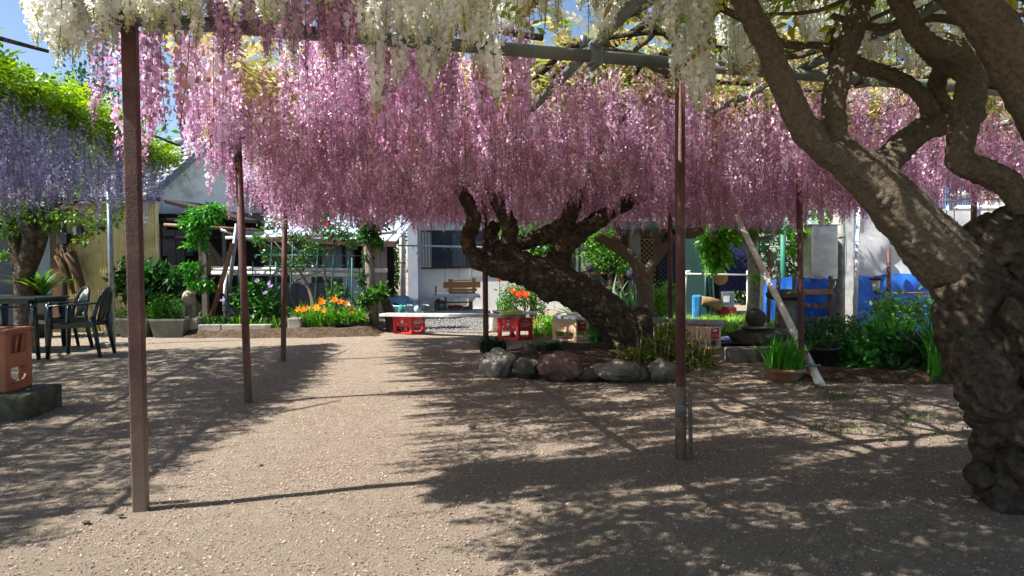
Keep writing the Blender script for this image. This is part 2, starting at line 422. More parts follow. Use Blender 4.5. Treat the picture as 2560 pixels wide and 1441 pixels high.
mound('soil_bed', [xy(300, 838), xy(480, 846), xy(760, 846), xy(960, 842), xy(985, 815), xy(940, 790), xy(560, 786), xy(300, 790)], .12, m_soil, 1, 'dark earth bed along the back of the yard')
mound('island_bed', [xy(1190, 905), xy(1290, 945), xy(1480, 955), xy(1680, 955), xy(1760, 915), xy(1700, 872), xy(1500, 862), xy(1290, 868)], .07, m_soil, 2, 'earth island round the leaning wisteria')
mound('flower_bed', [xy(1990, 945), xy(2080, 965), xy(2360, 960), xy(2560, 960), xy(2700, 860), xy(2400, 838), xy(2050, 850), xy(1960, 880)], .06, m_soil, 3, 'planted earth bed on the right')
def slab(name, pts, z, m, label):
    mb = MB(); mb.prism([(p[0], p[1], -.02) for p in pts], (0, 0, z+.02)); return tag(mb.build(name, m), label, kind='structure')
m_gravel = mat('grey_gravel', lin(132, 130, 127), lin(78, 76, 74), 26, 1, 1, 34, thr=(.42, .6))
slab('gravel_path', [xy(930, 826), xy(1210, 833), xy(1330, 812), xy(1340, 785), xy(1240, 779), xy(950, 779)], .012, m_gravel, 'pale grey gravel in front of the house')
slab('concrete_apron', [xy(1018, 787), xy(1215, 790), xy(1215, 776), xy(1018, 776)], .05, m_concrete, 'concrete strip along the grey house')

# ------------------------------------------------------------------ pergola of steel posts and pipes
perg = thing('pergola', 'steel post pergola carrying the pink and white wisteria over the yard', 'pergola', ORI)
def post_round(foot, z1, r=.027, foot_h=.4, lean=(0, 0), name='post', bottom=-.05):
    f = Vector(foot); mb = MB(); t = f+Vector((lean[0], lean[1], z1)); e = f+Vector((0, 0, bottom))
    k = foot_h/z1; k2 = min(1, k+.004)
    o = mb.tube([e+(t-e)*(k if foot_h > .36 else 0), t], r, 14).build(name, m_post, perg)
    if foot_h > .36: MB().tube([e, e+(t-e)*k2], [r*1.16, r*1.08], 14).build('post_foot', m_postfoot, o)
    return o
# the nearest post is a square tube set with the grid
mb = MB(); Mz = Matrix.Translation(ORI) @ Matrix.Rotation(math.atan2(B_DIR.y, B_DIR.x), 4, 'Z')
mb.box((-.028, -.028, -.05), (.028, .028, 2.13), Mz, bev=.006); sq = mb.build('post', m_post, perg)
mb = MB(); mb.box((-.05, -.05, 2.13), (.05, .05, 2.138), Mz); mb.build('cap_plate', m_postfoot, sq)
FEET = {'l2': G(622, 1005), 'l3': G(708, 903), 'r1': G(1702, 1148), 'c3': G(1215, 886), 'r2': G(2004, 948), 'f1': G(1676, 862), 'l4': UV(0, 7.0), 'e1': UV(5.3, .2), 'e2': UV(7.6, 2.6)}
post_round(FEET['l2'], 2.1, .029, .35, (-.05, 0)); post_round(FEET['l3'], 2.1, .03, .3, (.06, 0)); post_round(FEET['r1'], 2.1, .026, .42)
post_round(FEET['c3'], 2.1, .034, .2); post_round(FEET['r2'], 2.1, .027, .3, (-.03, 0)); post_round(FEET['f1'], 2.1, .03, .1)
post_round(FEET['e2'], 2.1, .03, .3)
f = FEET['r1']; MB().tube([f+Vector((.045, -.035, -.05)), f+Vector((.04, -.03, .36))], .011, 8).build('stake', m_postfoot, perg)
mb = MB()
for k in range(3): mb.tube([f+Vector((.034*math.cos(a)+.008, .034*math.sin(a)-.008, .27+.008*k)) for a in np.linspace(0, 6.28, 13)], .003, 5)
mb.build('wire_tie', m_galv, perg)
f = FEET['r2']; mb = MB(); mb.box((f.x-.05, f.y-.05, .17), (f.x+.045, f.y+.045, .27), bev=.01); mb.build('wooden_block', m_rustpipe, perg)
def pipe(a, b, r, m=m_pipe, name='pipe', seg=14, n=2, sag=0):
    a = Vector(a); b = Vector(b); pts = [a+(b-a)*(i/n)+Vector((0, 0, -sag*math.sin(math.pi*i/n))) for i in range(n+1)]
    return MB().tube(pts, r, seg).build(name, m, perg)
ZB = 2.085
for v, u0, u1 in ((0, -.15, 2.62), (0.02, 2.66, 6.4), (2.35, -.2, 7.4), (4.75, -.2, 7.4), (6.5, -.2, 6)):
    pipe(UV(u0, v, ZB), UV(u1, v, ZB), .031)
ZA = ZB+.031+.026
for u, v0, v1, m, r in ((0.8, -1.6, 6.5, m_bamboo, .024), (2.1, -1.6, 6.5, m_pipe, .028), (3.4, -1.4, 6.4, m_pipe, .026), (4.6, -1.2, 6.2, m_bamboo, .024), (5.9, -1, 6, m_pipe, .026), (7.1, .5, 5.5, m_bamboo, .024)):
    pipe(UV(u, v0, ZA), UV(u, v1, ZA), r, m, 'pipe' if m is m_pipe else 'bamboo_rail')
for v in (1.2, 3.5, 5.6): pipe(UV(-.1, v, ZA+.045), UV(6.4, v, ZA+.045), .017, m_bamboo, 'bamboo_rail', 8)
# diagonal brace and the clamp on the front pipe
pipe(W(1545, 305, 4.6), W(1648, 228, 4.35), .02, m_rustpipe, 'brace')
c = UV(2.1, 0, ZB); mb = MB(); Mc = Matrix.Translation(c) @ Matrix.Rotation(math.atan2(B_DIR.y, B_DIR.x), 4, 'Z')
mb.box((-.032, -.042, -.045), (.032, .042, .05), Mc, bev=.008); mb.box((-.012, -.05, -.06), (.012, .05, -.04), Mc); mb.build('clamp', m_galv, perg)
mb = MB(); mb.lathe([(.014, 0), (.02, .006), (.02, .05), (.012, .056)], UV(2.1, 0, ZB)+Vector((-.06, -.05, .03)), 10); mb.build('clamp_bolt', m_galv, perg)
for q, w in ((W(2010, 175, 3.6), .035),):
    mb = MB(); d = B_DIR*.02; mb.tube([UV(3.72, .02, ZB)-d, UV(3.72, .02, ZB)+d], .036, 14); mb.build('strap', m_darkstone, perg)

# ------------------------------------------------------------------ wisteria racemes
def raceme(seed, L, R, n, fs, cols, tipcols, tip0=.72, hi=False, gain=1.0, open_=.06, var=.2, keelc=(.24, .36, .14)):
    """one hanging flower cluster: florets spiralling round a stem, buds at the tip; origin at its top"""
    rng = rng_of(seed); t = (np.arange(n)+rng.random(n))/n; t = open_+(1-open_)*t**.9
    ph = np.arange(n)*2.4+rng.normal(size=n)*.5
    prof = np.clip(np.minimum(1, (t*6)**.5)*(1-t)**.55, .12, 1)
    r = R*prof*(.75+.5*rng.random(n)); bud = np.clip((t-tip0)/(1-tip0), 0, 1); s = fs*(.8+.4*rng.random(n))*(1-.62*bud)
    sw = rng.normal(size=2)*.05*L
    O = np.stack([np.cos(ph), np.sin(ph), np.zeros(n)], 1)
    P = O*r[:, None]; P[:, 2] = -L*t-.15*r; P[:, 0] += sw[0]*t*t; P[:, 1] += sw[1]*t*t
    J = rng.normal(size=(n, 3))*.42; o = nrm(O+J*.9+np.array([0, 0, -.15])); up = nrm(np.array([0, 0, 1.0])+rng.normal(size=(n, 3))*.45+O*.3)
    td = nrm(np.cross(up, o)); up = np.cross(o, td)
    sv = s[:, None]; wv = sv*(1-.35*bud)[:, None]
    base_ = P
    if hi:   # rounder banner, six corners, folded on its mid line, plus a two-sided keel
        pts = [base_, base_+up*sv*.30+td*wv*.52+o*sv*.20, base_+up*sv*.80+td*wv*.40+o*sv*.05, base_+up*sv*.98-o*sv*.10, base_+up*sv*.80-td*wv*.40+o*sv*.05, base_+up*sv*.30-td*wv*.52+o*sv*.20,
               base_+o*sv*.08-up*sv*.05, base_+o*sv*.72+td*wv*.20-up*sv*.02, base_+o*sv*.95-up*sv*.32, base_+o*sv*.72-td*wv*.20-up*sv*.02]
        K = 10; fl = [[0, 1, 2, 3], [0, 3, 4, 5], [6, 7, 8, 9]]
    else:
        pts = [base_, base_+up*sv*.55+td*wv*.55+o*sv*.16, base_+up*sv*1.0-o*sv*.05, base_+up*sv*.55-td*wv*.55+o*sv*.16,
               base_+o*sv*.05, base_+o*sv*.60+td*wv*.24, base_+o*sv*.95-up*sv*.28, base_+o*sv*.60-td*wv*.24]
        K = 8; fl = [[0, 1, 2, 3], [4, 5, 6, 7]]
    V = np.stack(pts, 1).reshape(-1, 3); b = np.arange(n)[:, None]*K
    F = np.concatenate([b+np.array([q]) for q in fl], 0)
    cc = np.array(cols, float); c = cc[rng.integers(0, len(cc), n)]; tcx = np.array(tipcols, float); ct = tcx[rng.integers(0, len(tcx), n)]
    bb = (bud**.7)[:, None]; c = (c*(1-bb)+ct*bb)*gain*(1+var*rng.normal(size=(n, 1)))
    C = np.repeat(np.clip(c, .01, .95), K, 0)
    keel = np.tile(np.array([0]*(6 if hi else 4)+[1]*4), n)[:, None]; C = C*(1-keel*np.array([keelc]))
    # stem
    k = 6; tt = np.linspace(0, 1, k); SP = np.stack([sw[0]*tt*tt, sw[1]*tt*tt, -L*tt], 1); w = .0016 if hi else .0014
    SV = np.concatenate([SP+np.array([w, 0, 0]), SP+np.array([-w*.5, w*.87, 0]), SP+np.array([-w*.5, -w*.87, 0])], 0)
    SF = [[a*k+i, a*k+i+1, ((a+1) % 3)*k+i+1, ((a+1) % 3)*k+i] for a in range(3) for i in range(k-1)]
    SC = np.repeat(np.array([[.16, .2, .05]]), len(SV), 0)
    return cat([(V, F, C), (SV, np.array(SF), SC)])
def racemes(tree, spots, variants, name, keep=300, stuff='flower_clusters', PETAL=PETAL):
    """spots: rows (top point, length factor, variant, turn, on-screen size)"""
    meshes = []
    for i, (V, F, C) in enumerate(variants):
        o = np_mesh(name, V, F, PETAL, None, C, off=True); meshes.append(o.data); COL.objects.unlink(o); bpy.data.objects.remove(o)
    org = ORG[tree.name]
    spots = sorted(spots, key=lambda q: -q[4])
    for top, lf, k, a, _ in spots[:keep]:
        o = bpy.data.objects.new(name, meshes[k]); COL.objects.link(o); o.parent = tree
        o.location = Vector(top)-org; o.rotation_euler = (0, 0, a); o.scale = (.55+.45*lf, .55+.45*lf, lf)
    parts = []
    for top, lf, k, a, _ in spots[keep:]:
        V, F, C = variants[k]; ca, sa = math.cos(a), math.sin(a); e = .55+.45*lf
        Q = V*np.array([e, e, lf]); Q = np.stack([Q[:, 0]*ca-Q[:, 1]*sa, Q[:, 0]*sa+Q[:, 1]*ca, Q[:, 2]], 1)+np.array(tuple(top)); parts.append((Q, F, C))
    if parts:
        V, F, C = cat(parts); o = np_mesh(stuff, V, F, PETAL, tree, C); tag(o, kind='stuff')
    print(name, len(spots))
def onscreen(p):
    q = CM.transposed() @ (Vector(p)-Vector((0, 0, EYE)))
    if q.z > -.3: return 0
    x = q.x/-q.z*FPX+PW/2; y = -q.y/-q.z*FPX+PH/2
    inside = (-60 < x < 2620) and (-500 < y < 900)
    return (1/-q.z if inside else .02/-q.z)
PINK = [lin(237, 197, 225), lin(225, 179, 212), lin(243, 215, 235), lin(214, 160, 199), lin(241, 205, 229)]
PINKTIP = [lin(192, 126, 172), lin(180, 114, 158), lin(206, 146, 186)]
SPENT = [lin(206, 160, 150), lin(190, 140, 130), lin(214, 176, 170)]
WHITE = [lin(248, 248, 245), lin(246, 246, 240), lin(250, 250, 250), lin(242, 242, 230)]
WHITETIP = [lin(190, 192, 120), lin(206, 206, 150), lin(170, 176, 90)]
PURP = [lin(190, 188, 222), lin(172, 170, 212), lin(206, 206, 232), lin(152, 148, 190)]
PURPTIP = [lin(104, 96, 136), lin(126, 118, 156)]
def wleaf(seed, n=13, L=.22, ll=.055):
    """one pinnate wisteria leaf, pointing +x, drooping"""
    rng = rng_of(seed); k = (n-1)//2; P = []; D = []
    for i in range(k):
        t = (i+1.2)/(k+1)
        for sd in (-1, 1): P.append((L*t, 0, -.25*L*t*t)); D.append((.45+.3*t, sd, -.35+.2*rng.normal()))
    P.append((L, 0, -.25*L)); D.append((1, 0, -.5))
    P = np.array(P); D = np.array(D); Nn = nrm(rng.normal(size=D.shape)*.3+np.array([0, 0, 1.0])); s = ll*(.8+.4*rng.random(len(P)))
    return diamonds(P, D, Nn, s, s*.42)
LEAFV = [wleaf(i) for i in range(6)]
def leaf_sprays(seed, pos, cols, scale=1.0, up=.5):
    rng = rng_of(seed); n = len(pos); az = rng.random(n)*6.283; el = rng.normal(size=n)*.45+up-.35; sc = scale*(.7+.6*rng.random(n)); k = rng.integers(0, 6, n); out = []
    cc = np.array(cols, float)
    for i in range(n):
        V, F = LEAFV[k[i]]; ce, se = math.cos(el[i]), math.sin(el[i]); ca, sa = math.cos(az[i]), math.sin(az[i]); ro = rng.normal()*.5; cr, sr = math.cos(ro), math.sin(ro)
        X, Y, Z = V[:, 0], V[:, 1], V[:, 2]; Y, Z = Y*cr-Z*sr, Y*sr+Z*cr; X, Z = X*ce-Z*se, X*se+Z*ce; X, Y = X*ca-Y*sa, X*sa+Y*ca
        Q = np.stack([X, Y, Z], 1)*sc[i]+pos[i]
        c = cc[rng.integers(0, len(cc))]*(1+.15*rng.normal()); out.append((Q, F, np.repeat(np.clip(np.repeat(c[None], len(V)//4, 0)*(1+.1*rng.normal(size=(len(V)//4, 1))), .004, .9), 4, 0)))
    return cat(out)

# -------- pink wisteria (leaning trunk on the island)
PF = G(1575, 884)
pink = thing('wisteria_tree', 'leaning gnarled wisteria with a vast ceiling of pink hanging flowers', 'tree', PF)
TD = PF.y
def limb(rows): return [(W(px, py, d), r) for px, py, d, r in rows]
limbs = [limb([(1585, 900, TD, .30), (1570, 850, TD, .27), (1535, 800, TD-.02, .225), (1470, 745, TD-.05, .205), (1390, 705, TD-.1, .20), (1310, 672, TD-.15, .185), (1245, 668, TD-.2, .11), (1195, 645, TD-.25, .07), (1168, 600, TD-.28, .058), (1186, 550, TD-.3, .062), (1162, 495, TD-.4, .055), (1130, 450, TD-.5, .045), (1090, 425, TD-.6, .045)]),
         limb([(1300, 670, TD-.1, .12), (1272, 620, TD-.1, .085), (1274, 565, TD-.12, .082), (1244, 505, TD-.2, .075), (1222, 450, TD-.3, .06), (1200, 400, TD-.4, .05)]),
         limb([(1405, 690, TD-.05, .12), (1400, 640, TD, .1), (1408, 590, TD, .105), (1425, 540, TD, .09), (1440, 495, TD+.05, .065), (1450, 440, TD+.1, .06)]),
         limb([(1410, 610, TD, .11), (1470, 565, TD+.05, .09), (1530, 530, TD+.1, .075), (1580, 500, TD+.15, .06), (1660, 470, TD+.2, .05)]),
         limb([(1400, 575, TD, .09), (1340, 596, TD+.1, .075), (1285, 622, TD+.1, .06)]),
         limb([(1270, 640, TD-.1, .1), (1225, 600, TD+.05, .06), (1240, 560, TD+.1, .05)])]
lumps = [(W(1598, 820, TD-.05), (.17, .17, .2), 3), (W(1605, 860, TD-.05), (.2, .2, .16), 4), (W(1245, 655, TD-.25), (.12, .12, .1), 5), (W(1405, 570, TD), (.11, .11, .1), 6), (W(1390, 650, TD-.1), (.12, .12, .11), 7), (W(1250, 630, TD-.2), (.07, .07, .08), 8), (W(1168, 590, TD-.3), (.05, .05, .06), 9), (W(1370, 735, TD-.15), (.12, .12, .09), 10), (W(1195, 655, TD-.25), (.09, .09, .08), 11), (W(1440, 715, TD-.15), (.15, .12, .1), 12), (W(1186, 550, TD-.3), (.06, .06, .06), 13)]
gnarled('trunk', limbs, m_bark, pink, .015, .026, lumps, 1, .6, 0, 0, .022, 1.6)
def vines(tree, seed, dom, n, z, r0, m, steps=9, ang=None):
    rng = random.Random(seed)
    for i in range(n):
        u, v = dom(rng); a = rng.random()*6.28 if ang is None else ang+rng.gauss(0, .9); st = rng.uniform(.16, .3); pts = []; p = UV(u, v, z+rng.uniform(-.03, .1))
        for k in range(steps):
            pts.append((p.copy(), r0*(1-.8*k/steps)*rng.uniform(.8, 1.15))); a += rng.gauss(0, .35); p = p+Vector((math.cos(a), math.sin(a), rng.gauss(0, .12)))*st; p.z = min(max(p.z, z-.06), z+.22)
        P, R = spline(pts, 3); MB().tube(P, R, 7).build('branch', m, tree)
def dom_pink(r): return r.uniform(1.1, 6.4), r.uniform(.9, 6.0)
vines(pink, 5, dom_pink, 46, 2.2, .03, m_bark)
rng = rng_of(11); spots = []
def fbm(x, y, s=0): return noise.noise(Vector((x, y, s)))+.5*noise.noise(Vector((x*2.1, y*2.1, s+4)))
NV = 12; PG = [1.06, .86, 1.16, .7, .96, 1.2, .78, 1.06, .9, 1.12, .72, 1.0]
pv = [raceme(100+i, .42+.02*i, .032+.003*(i % 4), 66+3*i, .0215, PINK, PINKTIP, .8, False, PG[i]) for i in range(NV)]+[raceme(130+i, .36, .045, 48, .02, SPENT+PINK[:1], PINKTIP, .8) for i in range(3)]
cnt = 0
while cnt < 3350:
    u = rng.uniform(-.2, 7.6); v = rng.uniform(.02, 6.75)
    if u > 1.9 and v < .45+.12*math.sin(u*5): continue
    if v < .12 and rng.random() < .3: continue
    d = fbm(u*1.3, v*1.3, 9)
    if d < -.28 and rng.random() < .8: continue
    p = UV(u, v)
    if p.y < 2.4: continue
    z = 2.13+.34*rng.random()**1.3+(.06 if v > 1 else 0); low = 1.665+.07*fbm(u*.9, v*.9, 2)+.065*rng.normal()
    if rng.random() < .3: low += .18*rng.random()
    k = int(rng.integers(0, NV)) if z < 2.4 or rng.random() < .5 else NV+int(rng.integers(0, 3)); Lv = .42+.02*k if k < NV else .36
    if u < .1: low -= .03; z -= .05
    if .35 < v < 2.1 and u < 1.0: low = max(low, 1.76+.05*rng.normal()); z += .05
    pxl = 1280+p.x/p.y*1600
    if 1110 < pxl < 1600 and 3.9 < p.y < 7.2: low = max(low, 1.83+.04*rng.normal())
    L = min(max(z-low, .3), .72); p.z = low+L
    spots.append((p, L/Lv, k, rng.random()*6.28, onscreen(p-Vector((0, 0, L*.7)))*L)); cnt += 1
for i in range(46):
    pp = W(rng.uniform(540, 900), rng.uniform(50, 170), rng.uniform(2.62, 2.85)); k = int(rng.integers(0, NV)); L = rng.uniform(.4, .6); pp.z += L; spots.append((pp, L/(.42+.02*k), k, rng.random()*6.28, .3))
pvh = [raceme(100+i, .42+.02*i, .032+.003*(i % 4), 66+3*i, .0215, PINK, PINKTIP, .8, True, PG[i]) for i in range(NV)]+[raceme(130+i, .36, .045, 48, .02, SPENT+PINK[:1], PINKTIP, .8, True) for i in range(3)]
pvl = [raceme(100+i, .42+.02*i, .033+.003*(i % 4), 40+2*i, .027, PINK, PINKTIP, .8, False, PG[i]) for i in range(NV)]+pv[NV:]
spots = [(p, l, k+(15 if p.y < 4.2 else 30 if p.y > 6.6 else 0), a, s) for p, l, k, a, s in spots]
racemes(pink, spots, pv+pvh+pvl, 'flower_cluster')
rngp = rng_of(5); n = 14000
pos = np.array([tuple(UV(rngp.uniform(-.15, 7.5), .1+6.6*rngp.random()**.8, 0)) for _ in range(n)])
for i_ in range(n):
    q_ = Vector(pos[i_])-ORI; pos[i_][2] = 2.2+(.12 if q_.dot(B_DIR) < 2.2 else .36)*rngp.random()**1.5
pos = pos[[fbm(a*1.9, b*1.9, 17) > -.24-.25*rngp.random() and not ((Vector((a, b, 0))-ORI).dot(B_DIR) < 1.9 and (Vector((a, b, 0))-ORI).dot(A_DIR) < 1.1 and rngp.random() < .75) for a, b, _ in pos]]
V, F, C = leaf_sprays(6, pos, [lin(166, 164, 92), lin(190, 180, 124), lin(138, 150, 78), lin(198, 186, 146), lin(160, 152, 96)], 1.0)
o = np_mesh('leaves', V, F, LEAF, pink, C); tag(o, kind='stuff')

# -------- white wisteria (big trunk at the right)
WF = G(2530, 1235)
white = thing('wisteria_tree', 'massive knotted wisteria at the right with creamy white hanging flowers', 'tree', WF)
T = WF.y
trunk_l = [limb([(2600, 1300, T, .2), (2590, 1200, T, .165), (2575, 1080, T, .16), (2550, 960, T, .18), (2515, 860, T, .21), (2490, 770, T, .19), (2450, 715, T, .15)]),
           limb([(2600, 900, T+.05, .19), (2600, 760, T, .19), (2550, 650, T-.04, .16), (2565, 575, T-.06, .11), (2560, 530, T-.08, .07)])]
limbs = [limb([(2500, 800, T, .1), (2470, 755, T, .15), (2415, 695, T-.02, .142), (2330, 612, T-.04, .12), (2255, 530, T-.05, .104), (2190, 460, T-.05, .09), (2125, 405, T-.05, .08), (2095, 382, T-.05, .066)]),
         limb([(2130, 410, T-.05, 0.068), (2060, 375, T-.08, 0.055), (2005, 310, T-.1, 0.047), (1962, 220, T-.12, 0.043), (1920, 120, T-.14, 0.040), (1865, 10, T-.16, 0.038), (1820, -90, T-.2, 0.034)]),
         limb([(2110, 395, T-.05, 0.065), (2085, 340, T-.03, 0.046), (2085, 250, T, 0.042), (2105, 160, T+.02, 0.040), (2130, 80, T+.03, 0.038), (2155, -10, T+.05, 0.036), (2165, -100, T+.05, 0.034)]),
         limb([(2190, 450, T-.02, 0.061), (2240, 380, T+.05, 0.053), (2310, 325, T+.1, 0.050), (2385, 300, T+.14, 0.046), (2440, 285, T+.2, 0.042)]),
         limb([(2385, 300, T+.14, 0.038), (2345, 245, T+.16, 0.034), (2350, 190, T+.18, 0.032), (2380, 120, T+.2, 0.030)]),
         limb([(2330, 290, T+.12, 0.030), (2300, 235, T+.14, 0.029), (2230, 190, T+.14, 0.027), (2140, 160, T+.12, 0.026), (2060, 120, T+.1, 0.023)]),
         limb([(2560, 590, T-.06, .06), (2558, 550, T-.08, .06), (2550, 500, T-.1, 0.050), (2500, 445, T-.1, 0.046), (2415, 412, T-.1, 0.046), (2398, 390, T-.1, 0.046), (2412, 300, T-.1, 0.047), (2430, 190, T-.1, 0.049), (2400, 140, T-.12, 0.038), (2320, 110, T-.15, 0.034), (2270, 50, T-.18, 0.034), (2235, -20, T-.2, 0.032)]),
         limb([(2680, 420, T-.35, 0.091), (2580, 230, T-.45, 0.076), (2500, 100, T-.5, 0.068), (2410, -20, T-.55, 0.065), (2360, -110, T-.6, 0.061)]),
         limb([(2430, 180, T-.05, 0.038), (2500, 200, T+.1, 0.038), (2600, 210, T+.2, 0.038)]),
         limb([(2420, 190, T-.02, 0.034), (2370, 165, T+.05, 0.034), (2300, 110, T+.1, 0.032)])]
lumps = [(W(2455, 950, T-.12), (.12, .12, .13), 1), (W(2420, 880, T-.08), (.11, .12, .14), 2), (W(2400, 810, T-.05), (.1, .12, .12), 3), (W(2515, 1060, T-.12), (.12, .12, .1), 4), (W(2480, 980, T-.15), (.1, .1, .12), 5), (W(2490, 600, T-.1), (.1, .1, .1), 6), (W(2540, 600, T-.1), (.15, .12, .1), 7), (W(2430, 720, T-.08), (.12, .1, .12), 8), (W(2445, 650, T-.1), (.05, .05, .04), 14), (W(2535, 1180, T-.12), (.09, .1, .12), 9), (W(2492, 1140, T-.05), (.045, .09, .15), 10), (W(2440, 1198, T-.1), (.03, .03, .035), 11), (W(2462, 1218, T-.1), (.035, .04, .04), 12), (W(2560, 820, T-.15), (.14, .12, .16), 13), (W(2550, 1245, T-.12), (.14, .1, .07), 15)]
m_trunkbark = mat('trunk_bark', lin(92, 80, 68), lin(60, 51, 44), 30, .95, 1.0, 30, spec=.1, c3=lin(112, 104, 90), sc3=12, bd=.04)  # lower trunk coloured darker than the limbs
gnarled('trunk', trunk_l, m_trunkbark, white, .0105, .017, lumps, 4, .6, .5, .9, .022, 1.8)
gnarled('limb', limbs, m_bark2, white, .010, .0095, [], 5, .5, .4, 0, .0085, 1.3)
def dom_white(r): return r.uniform(1.6, 5.6), r.uniform(-1.5, .4)
vines(white, 8, dom_white, 22, 2.24, .022, m_bark2, 8)
for rows in ([(1800, 20, 3.0, .016), (1880, 60, 3.05, .018), (1960, 110, 3.1, .02), (2050, 115, 3.1, .018), (2120, 145, 3.05, .02)], [(1650, 150, 3.6, .01), (1560, 128, 3.6, .012), (1460, 120, 3.55, .01), (1400, 110, 3.6, .008)], [(2560, 30, 2.7, .02), (2450, 60, 2.8, .02), (2330, 45, 2.9, .018), (2200, 70, 3.0, .02), (2080, 40, 3.0, .015)]):
    P, R = spline(limb(rows), 5); MB().tube(P, R, 8).build('branch', m_bark2, white)
wv = [raceme(200+i, .5+.02*i, .042+.004*(i % 3), 118+5*i, .0245, WHITE, WHITETIP, .86, True, var=.06, keelc=(.03, .04, .09)) for i in range(8)]+[raceme(220+i, .55, .026, 54, .016, WHITE[1:]+WHITETIP[1:2], WHITETIP, .35, True, var=.06, keelc=(.03, .04, .09)) for i in range(3)]
spots = []; rng = rng_of(21)
def wtip(px, py, d, L, k=None):
    p = W(px, py, d); k = int(rng.integers(0, 8)) if k is None else k; Lv = .5+.02*k if k < 8 else .55
    p.z += L; spots.append((p, L/Lv, k, rng.random()*6.28, 2/d))
for px, py, d, L in [(105, 110, 2.5, .6), (125, 150, 2.5, .62), (150, 168, 2.45, .62), (180, 160, 2.5, .6), (200, 140, 2.55, .6), (165, 120, 2.4, .55), (260, 110, 2.5, .55), (290, 80, 2.6, .5), (275, 130, 2.7, .55), (375, 90, 2.6, .5), (400, 60, 2.5, .5), (430, 110, 2.7, .55), (490, 118, 2.6, .5), (480, 60, 2.55, .5),
                     (540, 60, 2.8, .5), (640, 80, 2.7, .5), (655, 60, 2.6, .5), (735, 155, 2.75, .55), (745, 120, 2.8, .5), (810, 60, 2.8, .5), (800, 20, 2.7, .5), (900, 90, 2.8, .55), (930, 110, 2.9, .55), (942, 285, 2.9, .62), (950, 200, 2.95, .6), (1000, 150, 3, .55), (1012, 232, 2.95, .6), (1055, 200, 3, .6), (1062, 252, 3.0, .6), (1085, 170, 3, .55), (1100, 205, 3.1, .6), (1120, 160, 3, .55), (1160, 130, 3.1, .55), (1190, 150, 3.1, .55), (1215, 200, 3.05, .6), (1228, 272, 3.0, .62), (1240, 120, 3.1, .5), (1040, 120, 2.9, .5), (1140, 100, 3, .5), (905, 50, 2.7, .5), (980, 80, 2.8, .5),
                     (1705, 262, 2.95, .62), (1725, 180, 3.0, .55), (1746, 288, 2.9, .64), (1760, 240, 2.95, .6), (1770, 120, 3.0, .55), (1735, 120, 2.9, .5), (1690, 90, 2.9, .5), (1680, 40, 2.8, .5)]:
    wtip(px, py, d, L); wtip(px+rng.normal()*14, py-abs(rng.normal())*35-8, d+rng.uniform(.05, .3), L)
for i in range(120):     # fuller rows along the top, tips just inside the picture
    px = rng.uniform(90, 1250); wtip(px, rng.uniform(-40, 120) if px < 320 or px > 880 else rng.uniform(-40, 100), rng.uniform(2.35, 2.9), rng.uniform(.4, .55))
for i in range(64): wtip(rng.uniform(1250, 1700), rng.uniform(-10, 115), rng.uniform(2.6, 3.1), rng.uniform(.35, .5), int(8+rng.integers(0, 3)) if rng.random() < .5 else None)
for i in range(130): wtip(rng.uniform(1800, 2560), rng.uniform(20, 225), rng.uniform(3.0, 3.6), rng.uniform(.35, .5), int(8+rng.integers(0, 3)) if rng.random() < .5 else None)
for i in range(420):    # the rest of the roof, above and behind the viewer's head
    p = UV(rng.uniform(-.45, 5.4), rng.uniform(-2.4, -.25)); L = rng.uniform(.3, .45)
    if p.y > 2.3 or fbm(p.x*1.6, p.y*1.6, 5) < -.05: continue
    p.z = 2.35; k = int(rng.integers(0, 11)); spots.append((p, L/.55, k, rng.random()*6.28, .01))
racemes(white, spots, wv, 'flower_cluster', PETAL=PETALW)
pos = [(rngp.uniform(-.3, 5.6), rngp.uniform(-2.6, .4), 2.32+.22*rngp.random(), rngp.random()) for _ in range(8200)]
pos = np.array([tuple(UV(u, v, z)) for u, v, z, r in pos if fbm(u*1.5, v*1.5, 5) > -.3 and ((v < -.35 and r < ((.9 if v < -.65 else .06) if u < 1.5 else 1)) or (v >= -.35 and r < .04))])
V, F, C = leaf_sprays(9, pos, [lin(128, 158, 50), lin(158, 164, 66), lin(104, 138, 42), lin(184, 172, 84)], 1.15)
o = np_mesh('leaves', V, F, LEAF, white, C); tag(o, kind='stuff')
parts = []
for px, py, d, s in ((1905, 140, 2.9, .9), (1800, 85, 2.9, .9), (1835, 110, 2.9, 1), (2400, 60, 2.6, .8), (2360, 75, 2.7, .8), (1850, 150, 3, 1), (1640, 60, 3, .8), (1790, 20, 2.9, 1), (1320, 8, 2.6, .9), (1240, 15, 2.7, .8), (1690, 20, 2.8, .9)):
    V, F, C = leaf_sprays(int(px), np.array([tuple(W(px, py, d))]), [lin(130, 160, 50), lin(180, 150, 60)], s); np_mesh('leaf_spray', V, F, LEAF, white, C)

# -------- purple wisteria on its own arbour at the left
E0 = Vector((-3.62, 4.6, 0)); EA = Vector((-.2, .98, 0)).normalized()
def EU(s, w, z): return E0+EA*s+Vector((-w*EA.y, w*EA.x, 0))+Vector((0, 0, z))     # s along the edge, w inwards to the left
arb = thing('pipe_arbour', 'grey steel pipe arbour under the purple wisteria', 'pergola', G(283, 862))
PZ = 2.42
def apipe(a, b, r, name='pipe'): MB().tube([a, b], r, 12).build(name, m_galv, arb)
g = G(283, 862); apipe(Vector((g.x, g.y, -.05)), Vector((g.x-.01, g.y, PZ)), .034, 'post')
MB().box((g.x-.2, g.y-.12, -.03), (g.x+.25, g.y+.12, .03), bev=.01).build('footing', m_concrete, arb)
for s, w in ((-2.35, .5), (-2.5, 3.2), (3.7, 3.4)):
    e = EU(s, w, 0); apipe(e+Vector((0, 0, -.05)), e+Vector((0, 0, PZ)), .034, 'post')
